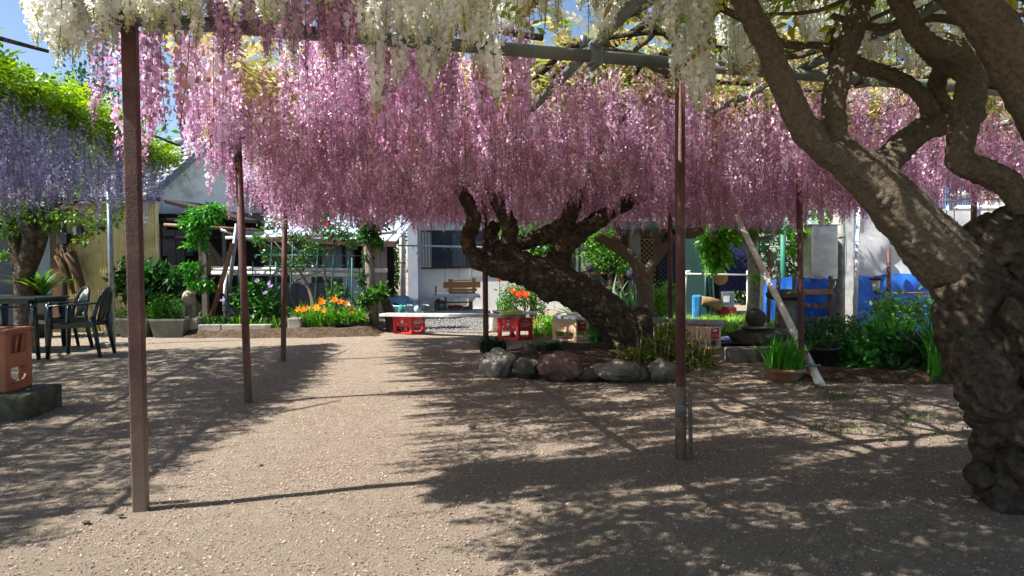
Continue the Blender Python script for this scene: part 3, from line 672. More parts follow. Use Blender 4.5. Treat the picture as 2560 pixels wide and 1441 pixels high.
for w in (.35, 1.3, 2.3, 3.3): apipe(EU(-2.3-.3*min(w, 1), w, PZ+.02), EU(3.9, w, PZ+.02), .022)
for s in (-2.3, -1, .9, 2.3, 3.7): apipe(EU(s, .1, PZ+.066), EU(s, 3.6, PZ+.066), .022)
QF = EU(-.5, 3.0, 0)
purp = thing('wisteria_tree', 'purple flowered wisteria with bright green leaves on the left arbour', 'tree', QF)
gnarled('trunk', [[(QF+Vector((0, 0, -.1)), .13), (QF+Vector((.05, .1, .5)), .11), (QF+Vector((-.05, .2, 1.2)), .1), (QF+Vector((.1, .1, 1.9)), .09), (QF+Vector((.3, .2, 2.4)), .07)], [(QF+Vector((.0, .15, 1.5)), .08), (QF+Vector((-.3, .6, 2.1)), .06), (QF+Vector((-.3, 1.3, 2.5)), .05)]], m_bark, purp, .025, .02, (), 7)
rr = random.Random(3)
for i in range(14):
    a = EU(rr.uniform(-2, 4), rr.uniform(.3, 3), PZ+.1); b = a+Vector((rr.uniform(-1, 1), rr.uniform(-1, 1.5), .05)); P, R = spline([(a, .03), ((a+b)/2+Vector((rr.gauss(0, .2), rr.gauss(0, .2), .05)), .022), (b, .012)], 4); MB().tube(P, R, 7).build('branch', m_bark, purp)
uv_ = [raceme(300+i, .6+.03*i, .031, 88, .0215, PURP, PURPTIP, .8, False, PG[i]) for i in range(10)]
spots = []; rng = rng_of(31)
for i in range(900):
    s = rng.uniform(-3.2, 3.9); w = abs(rng.normal())*1.0 if rng.random() < .6 else rng.uniform(0, 3.5)
    if w > 3.5 or (fbm(s*1.5, w*2, 3) < -.25) or s < -2.2-.5*min(w, 1): continue
    if w < .18*max(0, .5-s): continue
    z = 2.36+.12*rng.random(); low = np.interp(s, [-3, .5, 2, 3.2, 5], [1.75, 1.62, 1.72, 1.9, 2.0])+.12*rng.normal()+.1*fbm(s*2, w*2, 1)+(.1 if w > 1 else 0)
    L = max(z-low, .3); p = EU(s, w-.03, z); k = int(rng.integers(0, 10)); spots.append((p, L/(.6+.03*k), k, rng.random()*6.28, onscreen(p-Vector((0, 0, .5)))))
racemes(purp, spots, uv_, 'flower_cluster')
pos = []
for i in range(6800):
    s = rng.uniform(-3.0, 4.0); w = rng.uniform(0, 3.4) if rng.random() < .65 else abs(rng.normal())*.3
    if s < -2.3-.5*min(w, 1) or w < .03+.2*max(0, .5-s): continue
    pos.append(tuple(EU(s, w, 2.44+.30*rng.random()**1.4*min(1, w/.5+.25)+.08*fbm(s*1.4, w, 8))))
V, F, C = leaf_sprays(12, np.array(pos), [lin(128, 160, 44), lin(104, 138, 38), lin(148, 176, 62), lin(84, 116, 34)], 1.0, .6)
o = np_mesh('leaves', V, F, LEAF, purp, C); tag(o, kind='stuff')
# ------------------------------------------------------------------ buildings
def XZ(px, py, d): w = W(px, py, d); return w.x, w.z
def fb(mb, px0, py0, px1, py1, d, th=.03, bev=0.0, z0=None, z1=None):
    """upright box whose front stands at distance d and covers these photo pixels"""
    pm = (px0+px1)/2; qm = (py0+py1)/2
    x0 = W(px0, qm, d).x; x1 = W(px1, qm, d).x; zt = W(pm, py0, d).z if z1 is None else z1; zb = W(pm, py1, d).z if z0 is None else z0
    mb.box((x0, d, max(zb, -.05)), (x1, d+th, zt), bev=bev); return mb
def FB(name, m, parent, *a, **k): return fb(MB(), *a, **k).build(name, m, parent)
m_yellow = mat('cream_siding', lin(222, 208, 152), lin(200, 186, 132), 4, .7, .1, 30, c3=lin(156, 142, 104), sc3=1.6)
m_brownwood = mat('brown_wood', lin(112, 84, 60), lin(82, 60, 44), 8, .8, .4, 40, stretch=(6, 6, 1))
m_darkwood = mat('dark_wood', lin(66, 54, 46), lin(44, 36, 32), 8, .85, .3, 40, stretch=(6, 6, 1))
m_greywood = mat('grey_wood', lin(132, 122, 112), lin(98, 90, 82), 8, .9, .4, 40, stretch=(6, 6, 1))
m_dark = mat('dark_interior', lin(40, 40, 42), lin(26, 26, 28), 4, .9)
m_navy = mat('dark_panel', lin(62, 66, 76), lin(48, 50, 58), 5, .6)
m_greydoor = mat('grey_door', lin(96, 98, 100), lin(80, 82, 84), 4, .5)
m_bluedoor = mat('pale_blue_door', lin(156, 172, 190), lin(138, 154, 172), 4, .5)
m_plaster = mat('white_plaster', lin(236, 236, 232), lin(222, 222, 216), 2.5, .85, .2, 30, c3=lin(150, 146, 138), sc3=1.7)
m_tile = mat('roof_tile', lin(142, 148, 156), lin(104, 110, 118), 6, .45, .2, 40, spec=.5)
m_slate = mat('slate_trim', lin(110, 122, 138), lin(90, 100, 114), 5, .5)
m_blueroof = mat('pale_blue_sheet', lin(196, 208, 222), lin(178, 192, 208), 3, .4, .1, 20, spec=.5, metal=.1)
m_siding = mat('grey_siding', lin(232, 232, 229), lin(220, 220, 218), 4, .85, .5, 70)
m_bluegrey = mat('blue_grey_pillar', lin(184, 192, 208), lin(166, 176, 194), 4, .7, .2, 60)
m_greensheet = mat('green_fascia', lin(44, 106, 84), lin(34, 84, 68), 5, .5)
m_alu = mat('dark_bronze', lin(52, 52, 54), lin(40, 40, 42), 5, .4, spec=.5)
m_glass = glassmat('window_glass', lin(70, 80, 92), .04, .0)
m_curtain = mat('curtain', lin(120, 134, 148), lin(90, 100, 112), 6, .8, stretch=(8, 8, .5))
m_teal = glassmat('teal_glass', lin(120, 170, 160), .03, .85)
m_blue = mat('blue_tarp', lin(48, 118, 216), lin(38, 98, 196), 3, .5, .5, 9, spec=.4, c3=lin(84, 146, 226), sc3=2)
m_silver = mat('silver_sheet', lin(222, 224, 226), lin(190, 194, 198), 30, .4, 1.0, 60, metal=.1, stretch=(.6, .6, 3))
m_corrblue = mat('blue_corrugated', lin(130, 166, 210), lin(112, 148, 196), 4, .5)
m_steel = mat('stainless', lin(214, 212, 204), lin(190, 188, 180), 3, .3, .25, 5, metal=1.0, stretch=(1, 1, 3))
m_greenpole = mat('green_pole', lin(60, 130, 110), lin(50, 110, 94), 5, .5)
m_net = mat('dark_net', lin(70, 78, 70), lin(50, 56, 52), 5, .9)
m_lattice = mat('lattice', lin(66, 64, 86), lin(52, 50, 70), 5, .7)

# cream corrugated shed at the left
DY = 11.4
sh = thing('shed', 'low shed with ribbed cream metal walls behind the plastic chairs', 'shed', W(275, 830, DY).xy.to_3d())
x0 = W(152, 700, DY).x; x1 = W(396, 700, DY).x; n = int((x1-x0)/.045)
prof = []
for i in range(n):
    x = x0+(x1-x0)*i/n; dx = (x1-x0)/n; prof += [(x, DY), (x+dx*.55, DY), (x+dx*.7, DY-.012), (x+dx*.9, DY-.012)]
prof.append((x1, DY)); poly = [(x, y, -.03) for x, y in prof]+[(x1, DY+.05, -.03), (x0, DY+.05, -.03)]
MB().prism(poly, (0, 0, 2.33)).build('wall', m_yellow, sh)
MB().box((x1-.03, DY-.02, -.03), (x1+.012, DY-.014, 2.3)).build('corner_trim', m_yellow, sh)
MB().prism([(x0-3.4, DY-.25, 2.31), (x0-3.4, DY+.9, 2.42), (x1-.4, DY+.9, 2.42), (x1+.02, DY-.25, 2.31)], (0, 0, .06)).build('roof', m_darkwood, sh)
FB('door_post', m_brownwood, sh, 128, 505, 151, 840, DY-.01, .09, z1=2.3, z0=-.03)
FB('glass_door', m_glass, sh, 82, 570, 127, 760, DY+.3, .02)
FB('glass_door', m_glass, sh, -20, 570, 80, 830, DY+.32, .02)
FB('frosted_pane', mat('frosted_pane', lin(120, 138, 142), lin(104, 122, 128), 5, .4), sh, 85, 590, 126, 735, DY+.27, .015)
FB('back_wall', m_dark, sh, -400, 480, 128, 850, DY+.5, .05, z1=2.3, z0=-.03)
FB('rail', m_greywood, sh, -200, 737, 40, 742, DY+.25, .04)
dp = thing('downpipe', 'dark rain pipe on the corner of the cream shed', 'pipe', W(161, 835, DY-.1).xy.to_3d())
w0 = W(161, 700, DY-.1); MB().tube([(w0.x, DY-.1, -.03), (w0.x, DY-.1, 2.28)], .05, 12).build('pipe', m_alu, dp)
MB().tube([(w0.x, DY-.1, 1.52), (w0.x, DY-.1, 1.54)], .054, 12).build('bracket', m_galv, dp)
MB().box((w0.x-.09, DY-.16, 1.56), (w0.x+.1, DY-.02, 1.75), bev=.01).build('junction_box', m_alu, dp)
el = thing('meter_box', 'small grey electric meters with cables on the cream wall', 'meter', W(195, 590, DY-.1))
FB('meter', m_whitepipe, el, 181, 565, 190, 588, DY-.08, .07, bev=.01); FB('meter', m_alu, el, 193, 560, 204, 592, DY-.09, .08, bev=.01); FB('meter', m_alu, el, 207, 578, 220, 592, DY-.08, .06, bev=.01)
mb = MB()
for a, b, s in ((182, 196, 20), (190, 201, 22), (207, 221, 10)):
    p = [W(a+(b-a)*t, 588+s*math.sin(math.pi*t), DY-.05) for t in np.linspace(0, 1, 9)]; mb.tube(p, .008, 6)
mb.build('cable', m_alu, el)

# white plastered storehouse with a tiled gable
DA = 14.6; AP = W(516, 348, DA); gdir = Vector((-.6, -.8, 0)); rdir = Vector((.8, -.6, 0))
ks = thing('storehouse', 'white plastered storehouse with a grey tiled gable roof', 'building', Vector((AP.x, AP.y, 0)))
Lr = 1.75; dz = 1.0
def gp(s, z): return Vector((AP.x, AP.y, 0))+gdir*s+Vector((0, 0, z))
zr = lambda s: AP.z-.12-abs(s)*dz
poly = [gp(Lr-.25, 2.0), gp(Lr-.25, zr(Lr-.25)), gp(0, zr(0)), gp(-Lr+.25, zr(Lr-.25)), gp(-Lr+.25, 2.0)]
MB().prism(poly, -rdir*3.5).build('gable_wall', m_plaster, ks)
MB().prism([gp(Lr-.26, -.05), gp(Lr-.26, 2.0), gp(-Lr+.26, 2.0), gp(-Lr+.26, -.05)], -rdir*3.4).build('lower_wall', m_darkwood, ks)
def rp(s, a, h=0): # point on the slope: s down the slope side, a along the ridge (towards us positive)
    return gp(s, AP.z-abs(s)*dz+h)+rdir*a
for sg in (1, -1):
    MB().prism([rp(0, .3, -.02), rp(sg*Lr, .3, -.02), rp(sg*Lr, -3.6, -.02), rp(0, -3.6, -.02)], (0, 0, .05)).build('roof', m_slate, ks)
    MB().prism([rp(0, .34, -.16), rp(sg*(Lr+.05), .34, -.16), rp(sg*(Lr+.05), .34, .03), rp(0, .34, .03)], -rdir*.06).build('barge_board', m_slate, ks)
tile_me = None
for i in range(12):
    for j in range(9):
        s0 = .06+i*.142; a0 = .36-j*.27
        if tile_me is None:
            mb = MB(); dn = (rp(1, 0)-rp(0, 0)).normalized(); up = dn.cross(rdir).normalized(); up = up if up.z > 0 else -up; row = []
            for k in range(7):
                q = k/6; hh = .035*math.sin(q*math.pi*2)*(-1); row.append((-rdir*.27*q, hh))
            vs = [v+up*(.05+h) for v, h in row]+[v+up*(.02+h)+dn*-.16 for v, h in row]+[v+up*(.02+h) for v, h in row]
            vs = [Vector(v) for v in vs]; mb.add(vs, [(k, k+1, 8+k, 7+k) for k in range(6)]+[(k, 14+k, 15+k, k+1) for k in range(6)], True)
            o = mb.build('roof_tile', m_tile, ks, local=True); tile_me = o.data; o.location = rp(s0+.14, a0)-ORG[ks.name]
        else:
            o = bpy.data.objects.new('roof_tile', tile_me); link(o, ks); o.location = rp(s0+.14, a0)-ORG[ks.name]
MB().tube([rp(0, .42, .1), rp(0, -3.6, .1)], .09, 10).build('ridge', m_tile, ks)
mb = MB(); q = rp(0, .42, .16); mb.box((q.x-.1, q.y-.1, q.z-.14), (q.x+.1, q.y+.1, q.z+.16), bev=.05); mb.tube([q+Vector((.02, 0, .1)), q+Vector((.05, 0, .3)), q+Vector((.12, 0, .34))], [.06, .04, .02], 8); mb.build('ridge_ornament', m_slate, ks)

# dark open lean-to below it
DL = 13.0
ln = thing('lean_to', 'dark open lean-to with grey sliding doors beside the cream shed', 'shed', W(480, 800, DL).xy.to_3d())
a, b, c_, e = W(398, 508, DL-.3), W(560, 545, DL-.3), W(650, 610, DL-.3), W(392, 500, 14.4)
MB().prism([W(396, 505, DL-.3), W(600, 556, DL-.3), W(600, 556, DL-.3)+Vector((0, 1.7, .08)), W(396, 505, DL-.3)+Vector((0, 1.7, .08))], (0, 0, .07)).build('roof', m_darkwood, ln)
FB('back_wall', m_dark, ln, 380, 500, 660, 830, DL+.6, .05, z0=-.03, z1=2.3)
for p0, p1 in ((420, 440), (442, 461)): FB('sliding_door', m_greydoor, ln, p0, 575, p1, 790, DL+.35, .03, z0=0)
FB('door_glass', m_glass, ln, 397, 560, 418, 640, DL+.4, .02); FB('door_glass', m_glass, ln, 463, 560, 482, 640, DL+.4, .02)
for p0, p1, m in ((396, 402, m_darkwood), (503, 516, m_greywood), (556, 562, m_greywood)): FB('post', m, ln, p0, 540, p1, 800, DL, .09, z0=-.03, z1=2.0)
for py in (545, 560, 590): FB('rafter', m_darkwood, ln, 400, py, 560, py+6, DL+.3, .05)
FB('work_bench', m_navy, ln, 565, 720, 650, 800, DL+.3, .25, z0=-.03)
mb = MB(); mb.lathe([(.01, 0), (.1, 0), (.17, .1), (.16, .3), (.1, .42), (.02, .46)], W(522, 690, DL+.2), 14); mb.build('hung_sack', mat('tan_sack', lin(150, 128, 84), None, 6, .9), ln)

# low shed with a pale blue sheet roof
DR = 13.3
bs = thing('shed', 'grey walled shed with a pale blue standing seam roof', 'shed', W(800, 800, DR+.4).xy.to_3d())
e0, e1 = W(598, 592, DR), W(990, 607, DR); dirr = Vector((.55, 2.6, 1.25))
MB().prism([e0, e1, e1+dirr, e0+dirr], (0, 0, .04)).build('roof', m_blueroof, bs)
ns = 12; nv = (e1-e0).cross(dirr).normalized(); nv = nv if nv.z > 0 else -nv
for i in range(ns):
    q = e0+(e1-e0)*(i+.3)/ns+nv*.04; MB().tube([q, q+dirr], .022, 6).build('roof_seam', m_blueroof, bs)
MB().prism([e0+Vector((0, -.01, -.09)), e1+Vector((0, -.01, -.09)), e1+Vector((0, -.01, .02)), e0+Vector((0, -.01, .02))], (0, -.03, 0)).build('fascia', m_brownwood, bs)
DW = DR+.35
FB('back_wall', m_dark, bs, 620, 590, 985, 830, DW+.5, .05, z0=-.03, z1=1.85)
pxs = np.linspace(640, 882, 15)
for i in range(14): FB('wall_board', m_greydoor, bs, pxs[i]+.6, 706, pxs[i+1]-.6, 815, DW, .03, z0=-.03)
pxs = np.linspace(905, 968, 5)
for i in range(4): FB('wall_board', mat('taupe_board', lin(150, 138, 126), lin(130, 120, 110), 5, .8) if i == 0 else bpy.data.materials['taupe_board'], bs, pxs[i]+.6, 590, pxs[i+1]-.6, 815, DW, .03, z0=-.03, z1=1.68)
FB('door', m_bluedoor, bs, 883, 690, 903, 815, DW-.01, .03, z0=-.03); d = FB('door', m_bluedoor, bs, 857, 690, 903, 815, DW-.04, .03, z0=-.03)
FB('door_panel', m_bluedoor, d, 864, 705, 896, 790, DW-.05, .008)
for p0, p1, m in ((640, 720, m_glass), (722, 800, m_glass), (802, 858, m_curtain), (862, 886, m_curtain)):
    w_ = FB('window', m_alu, bs, p0, 612, p1, 704, DW+.02, .04); FB('pane', m, w_, p0+4, 617, p1-4, 699, DW+.012, .006)
FB('window', m_whitepaint, bs, 730, 675, 778, 708, DW-.02, .02)

# grey house with a barred window
DH = 16.8
gh = thing('house', 'grey panelled house with a wide barred window', 'house', W(1180, 776, DH).xy.to_3d())
pxs = list(np.arange(1045, 1600, 34.0))
for i in range(len(pxs)-1):
    p0, p1 = pxs[i]+.5, pxs[i+1]-.5
    if p0 > 1050 and p1 < 1252:
        FB('siding_panel', m_siding, gh, p0, 672, p1, 776, DH, .04, z0=.0); FB('siding_panel', m_siding, gh, p0, 500, p1, 576, DH, .04, z1=3.4)
    else: FB('siding_panel', m_siding, gh, p0, 500, p1, 776, DH, .04, z0=.0, z1=3.4)
FB('wall', m_alu, gh, 1047, 500, 1590, 776, DH+.14, .05, z0=-.03, z1=3.4)
FB('corner_pillar', m_bluegrey, gh, 1019, 500, 1044, 776, DH-.35, .5, z0=-.03, z1=3.4)
FB('soffit', m_darkwood, gh, 1046, 522, 1600, 536, DH-.12, .12, bev=.01)
MB().box((W(1010, 520, DH).x, DH-.16, 3.4), (W(1600, 520, DH).x, DH+3, 3.5)).build('eave', m_slate, gh)
wn_ = FB('window', m_alu, gh, 1052, 577, 1246, 671, DH+.03, .05)
for p0, p1, m in ((1056, 1128, m_glass), (1131, 1165, m_curtain), (1168, 1205, m_glass), (1207, 1243, m_curtain)): FB('pane', m, wn_, p0, 582, p1, 666, DH+.022, .006)
gr = FB('grille', m_alu, gh, 1052, 576, 1247, 580, DH-.07, .02); FB('grille_rail', m_alu, gr, 1052, 668, 1247, 672, DH-.07, .02)
for i in range(27): FB('grille_bar', m_alu, gr, 1054+i*7.3, 580.5, 1055.4+i*7.3, 667.5, DH-.064, .012)
dpp = thing('downpipe', 'tall pale grey rain pipe beside the grey house', 'pipe', W(1007, 776, DH-.3).xy.to_3d())
w0 = W(1007, 700, DH-.3); MB().tube([(w0.x, w0.y, -.02), (w0.x, w0.y, 3.3)], .075, 14).build('pipe', m_whitepaint, dpp)
for z in (1.25, 2.35): MB().tube([(w0.x, w0.y, z), (w0.x, w0.y, z+.05)], .081, 14).build('pipe_strap', m_rustpipe, dpp)

# open workshop with a green fascia, right of centre
DK = 13.6
ws = thing('workshop', 'open workshop with a green fascia and stored tools', 'shed', W(1640, 800, DK).xy.to_3d())
FB('fascia', m_greensheet, ws, 1440, 553, 1800, 573, DK-.2, .05)
FB('roof', m_blueroof, ws, 1430, 545, 1800, 552, DK-.25, 2.0)
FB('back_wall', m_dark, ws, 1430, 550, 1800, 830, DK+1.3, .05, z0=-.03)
FB('wall', m_brownwood, ws, 1540, 575, 1576, 640, DK+.8, .04); FB('wall', m_greywood, ws, 1600, 573, 1660, 594, DK+.3, .04)
FB('pillar', m_greywood, ws, 1574, 573, 1602, 810, DK, .22, z0=-.03); FB('post', m_brownwood, ws, 1545, 660, 1560, 800, DK-.05, .12, z0=-.03)
FB('shelf', m_brownwood, ws, 1430, 681, 1556, 686, DK+.2, .35)
for p0 in (1440, 1452): FB('shelf_rail', m_whitepaint, ws, p0, 610, p0+6, 680, DK+.25, .04)
FB('clothes_rail', m_galv, ws, 1430, 621, 1560, 624, DK+.1, .03)
def lattice(name, parent, m, px0, py0, px1, py1, d, n=9):
    mb = MB(); x0, z1 = XZ(px0, py0, d); x1, z0 = XZ(px1, py1, d); w, h = x1-x0, z1-z0; st = w/n*1.3
    for sg in (0, 1):
        k = -h
        while k < w:
            a, b = max(k, 0), min(k+h, w); za, zb = (a-k), (b-k)
            if b-a > .03:
                p = Vector((x0+a, d+.012*sg, z0+za if sg else z1-za)); q = Vector((x0+b, d+.012*sg, z0+zb if sg else z1-zb)); u = Vector((.012, 0, 0)); mb.prism([p-u, p+u, q+u, q-u], (0, .01, 0))
            k += st
    o = mb.build(name, m, parent); f = MB(); fb(f, px0-3, py0-3, px1+3, py0, d-.005, .03); fb(f, px0-3, py1, px1+3, py1+3, d-.005, .03); f.build('frame', m, o); return o
lattice('lattice_panel', ws, mat('tan_lattice', lin(140, 116, 84), None, 5, .8), 1602, 600, 1640, 775, DK+.1, 4)
lattice('lattice_panel', ws, m_lattice, 1645, 600, 1700, 775, DK+.1, 6)
FB('dark_sheet', mat('navy_sheet', lin(48, 56, 92), None, 4, .6), ws, 1702, 602, 1736, 780, DK+.2, .02)
for i, (p0, q0, p1) in enumerate(((1492, 700, 1488), (1504, 695, 1508), (1518, 702, 1516), (1530, 690, 1536))):
    MB().tube([W(p0, q0, DK+.3), W(p1, 790, DK+.1)], .018, 6).build('tool_handle', m_greywood, ws)
mb = MB(); h = [W(1465+7*math.cos(a), 682-5-9*math.sin(a), DK-.02) for a in np.linspace(0, math.pi, 8)]; mb.tube([W(1462+16, 712, DK)]+[W(1472, 690, DK-.02)]+h[::-1] if 0 else [W(1472, 716, DK-.02)]+h, .014, 6)
um = mb.build('walking_cane', m_bamboo); base(um, W(1472, 716, DK-.02)); tag(um, 'curved bamboo cane hooked on the workshop shelf', 'cane')
gp_ = thing('glass_sheets', 'large teal tinted glass sheets leaning in front of the workshop', 'glass', W(1745, 793, DK-.9).xy.to_3d())
for i, (p0, p1, dd) in enumerate(((1712, 1768, -.9), (1735, 1790, -.8))):
    a, b = W(p0, 790, DK+dd), W(p1, 790, DK+dd); a.z = b.z = .02; h = 1.75; MB().prism([a, b, b+Vector((0, .35, h)), a+Vector((0, .35, h))], (0, .008, 0)).build('pane', m_teal, gp_)
a, b = W(1710, 792, DK-.95), W(1792, 792, DK-.95); MB().box((a.x, a.y-.04, -.02), (b.x, a.y+.12, .02)).build('sill', m_concrete, gp_)
for p0, p1 in ((1770, 1778), (1776, 1788), (1764, 1762)): o = MB().tube([W(p0, 655, DK-.3), W(p1, 785, DK-.55)], .02, 8).build('leaning_pipe', m_whitepipe, gp_)
lattice('lattice_panel', ws, m_lattice, 1800, 600, 1885, 725, DK+.4, 7)
FB('blue_board', mat('indigo_board', lin(50, 50, 110), None, 4, .7), ws, 1798, 596, 1890, 728, DK+.5, .03)

# far side of the yard: dark net fence, blue and silver sheets, neighbouring house
nf = thing('net_fence', 'dark green netting on green poles beside the workshop', 'fence', W(1945, 800, 13.5).xy.to_3d())
for p0, m in ((1957, m_greenpole), (1890, m_greenpole), (2010, m_greenpole)): MB().tube([(W(p0, 700, 13.5).x, 13.5, -.03), (W(p0, 700, 13.5).x, 13.5, 2.1)], .05, 10).build('post', m, nf)
mb = MB(); xa, xb = W(1890, 700, 13.55).x, W(2010, 700, 13.55).x
for i in range(38): x = xa+(xb-xa)*i/37; mb.box((x-.004, 13.55, .0), (x+.004, 13.556, 2.0))
for i in range(46): z = 2.0*i/45; mb.box((xa, 13.558, z-.004), (xb, 13.564, z+.004))
o = mb.build('netting', m_net, nf); tag(o, kind='stuff')
DT = 9.9
tp = thing('sheeted_frame', 'pipe frame hung with a silver sheet above blue tarpaulin', 'shelter', W(2280, 830, DT).xy.to_3d())
def cloth(name, m, parent, c00, c10, c11, c01, nx=30, ny=24, amp=.04, seed=1, fold=3):
    """sheet over four corners with soft folds and a little thickness"""
    V = []
    for th in (0, .006):
        for j in range(ny+1):
            for i in range(nx+1):
                u, v = i/nx, j/ny; p = c00*(1-u)*(1-v)+c10*u*(1-v)+c11*u*v+c01*(1-u)*v
                V.append(p+Vector((0, th+amp*(noise.noise(Vector((u*fold, v*fold*.7, seed)))+.5*noise.noise(Vector((u*fold*3+v*2, v*fold, seed+3)))), amp*.5*noise.noise(Vector((u*4, v*2, seed+9)))*(1 if j in (0, ny) else .3))))
    k = (nx+1)*(ny+1); F = []
    for t in (0, 1): F += [(t*k+j*(nx+1)+i, t*k+j*(nx+1)+i+1, t*k+(j+1)*(nx+1)+i+1, t*k+(j+1)*(nx+1)+i) for j in range(ny) for i in range(nx)]
    return np_mesh(name, [tuple(v) for v in V], F, m, parent, smooth=True)
def WZ(px, py, d, z=None):
    w = W(px, py, d)
    if z is not None: w.z = z
    return w
cloth('silver_sheet', m_silver, tp, W(2138, 694, DT), W(2446, 690, DT+.1), W(2438, 515, DT+.15), W(2142, 540, DT), amp=.05, seed=2)
cloth('blue_tarp', m_blue, tp, WZ(2128, 830, DT-.1, .02), WZ(2440, 830, DT, .02), W(2440, 684, DT+.06), W(2138, 688, DT-.05), amp=.07, seed=5)
for p0, p1, z1, r, m in ((2136, 2146, 1.95, .03, m_whitepipe), (2222, 2222, 1.3, .032, m_post), (2446, 2440, 2.0, .03, m_whitepipe)):
    MB().tube([WZ(p0, 825, DT-.14, -.03), WZ(p1, 560, DT-.14, z1)], r, 10).build('post', m, tp)
MB().tube([W(2195, 734, DT-.2), W(2330, 733, DT-.2)], .014, 8).build('rusty_bar', m_rustpipe, tp); MB().tube([W(2240, 775, DT-.2), W(2330, 775, DT-.2)], .012, 8).build('rusty_bar', m_rustpipe, tp)
for a, b, r, m in (((2380, 486, 9.6), (2620, 480, 9.6), .05, m_whitepipe), ((2360, 503, 9.4), (2460, 500, 9.9), .03, m_galv), ((2370, 520, 9.5), (2620, 522, 9.5), .04, m_whitepipe), ((2450, 500, 9.7), (2620, 488, 9.7), .02, m_rustpipe)):
    MB().tube([W(*a), W(*b)], r, 10).build('roof_pipe', m, tp)
mb = MB()
for p0, p1 in ((2366, 2362), (2385, 2380)): mb.tube([W(p0, 525, DT-.02), W((p0+p1)/2+5, 580, DT-.08), W(p1, 640, DT-.09)], .008, 5)
mb.build('rope', m_alu, tp)
nh = thing('neighbour_house', 'pale neighbouring house with white lap siding and a blue door', 'house', Vector((W(2500, 600, 13).x, 13.0, 0)))
xa, xb = W(2100, 600, 13.1).x, W(2450, 600, 13.1).x; nn = 56; prof = []
for i in range(nn): x = xa+(xb-xa)*i/nn; dx = (xb-xa)/nn; prof += [(x, 13.1), (x+dx*.5, 13.1), (x+dx*.62, 13.07), (x+dx*.9, 13.07)]
MB().prism([(x, y, -.03) for x, y in prof+[(xb, 13.1), (xb, 13.2), (xa, 13.2)]], (0, 0, 3.2)).build('corrugated_wall', m_corrblue, nh)
xs = W(2477, 600, 12.9).x
for i in range(22): MB().prism([(xs, 12.9, .14*i), (xs, 12.88, .14*i), (xs, 12.9, .14*i+.137)], (4, 0, 0)).build('lap_board', m_whitepaint, nh)
MB().box((xs-.03, 12.915, -.03), (xs+4, 13.0, 3.2)).build('wall', m_plaster, nh)
MB().box((xs-.06, 12.87, -.03), (xs-.001, 12.99, 3.2)).build('corner_trim', m_whitepaint, nh)
FB('awning', m_alu, nh, 2436, 518, 2466, 526, 12.7, .3); FB('window', m_glass, nh, 2440, 562, 2474, 640, 13.0, .04)
FB('meter_board', m_whitepaint, nh, 2100, 540, 2134, 830, 12.8, .1, z1=2.2)
# ------------------------------------------------------------------ yard objects
# beer and sake crates (stood upside down)
def text_part(body, h, M, m, parent, name='lettering', bold=0.0, width=None):
    cu = bpy.data.curves.new(name, 'FONT'); cu.body = body; cu.size = 1; cu.align_x = 'CENTER'; cu.align_y = 'CENTER'; cu.offset = bold
    t = bpy.data.objects.new(name, cu); COL.objects.link(t); dg = bpy.context.evaluated_depsgraph_get()
    me = bpy.data.meshes.new_from_object(t.evaluated_get(dg)); bpy.data.objects.remove(t)
    if not len(me.vertices): return None
    co = np.array([v.co for v in me.vertices]); lo, hi = co.min(0), co.max(0); s = h/max(hi[1]-lo[1], 1e-6); sx = s if width is None else width/max(hi[0]-lo[0], 1e-6)
    me.transform(M @ Matrix.Diagonal((sx, s, 1, 1)) @ Matrix.Translation((-(lo[0]+hi[0])/2, -(lo[1]+hi[1])/2, 0)))
    me.materials.clear(); me.materials.append(m); o = bpy.data.objects.new(name, me); return link(o, parent)
def face_frame(which, sx, sy, z, out=.0015):
    """matrix whose xy plane is a crate face, x to the viewer's right"""
    if which == 0: R = Matrix.Rotation(math.pi/2, 4, 'X'); return Matrix.Translation((0, -sy/2-out, z)) @ R
    R = Matrix.Rotation(math.pi/2, 4, 'Z') @ Matrix.Rotation(math.pi/2, 4, 'X'); return Matrix.Translation((sx/2+out, 0, z)) @ R
FLIP = Matrix.Rotation(math.pi, 4, 'Z')
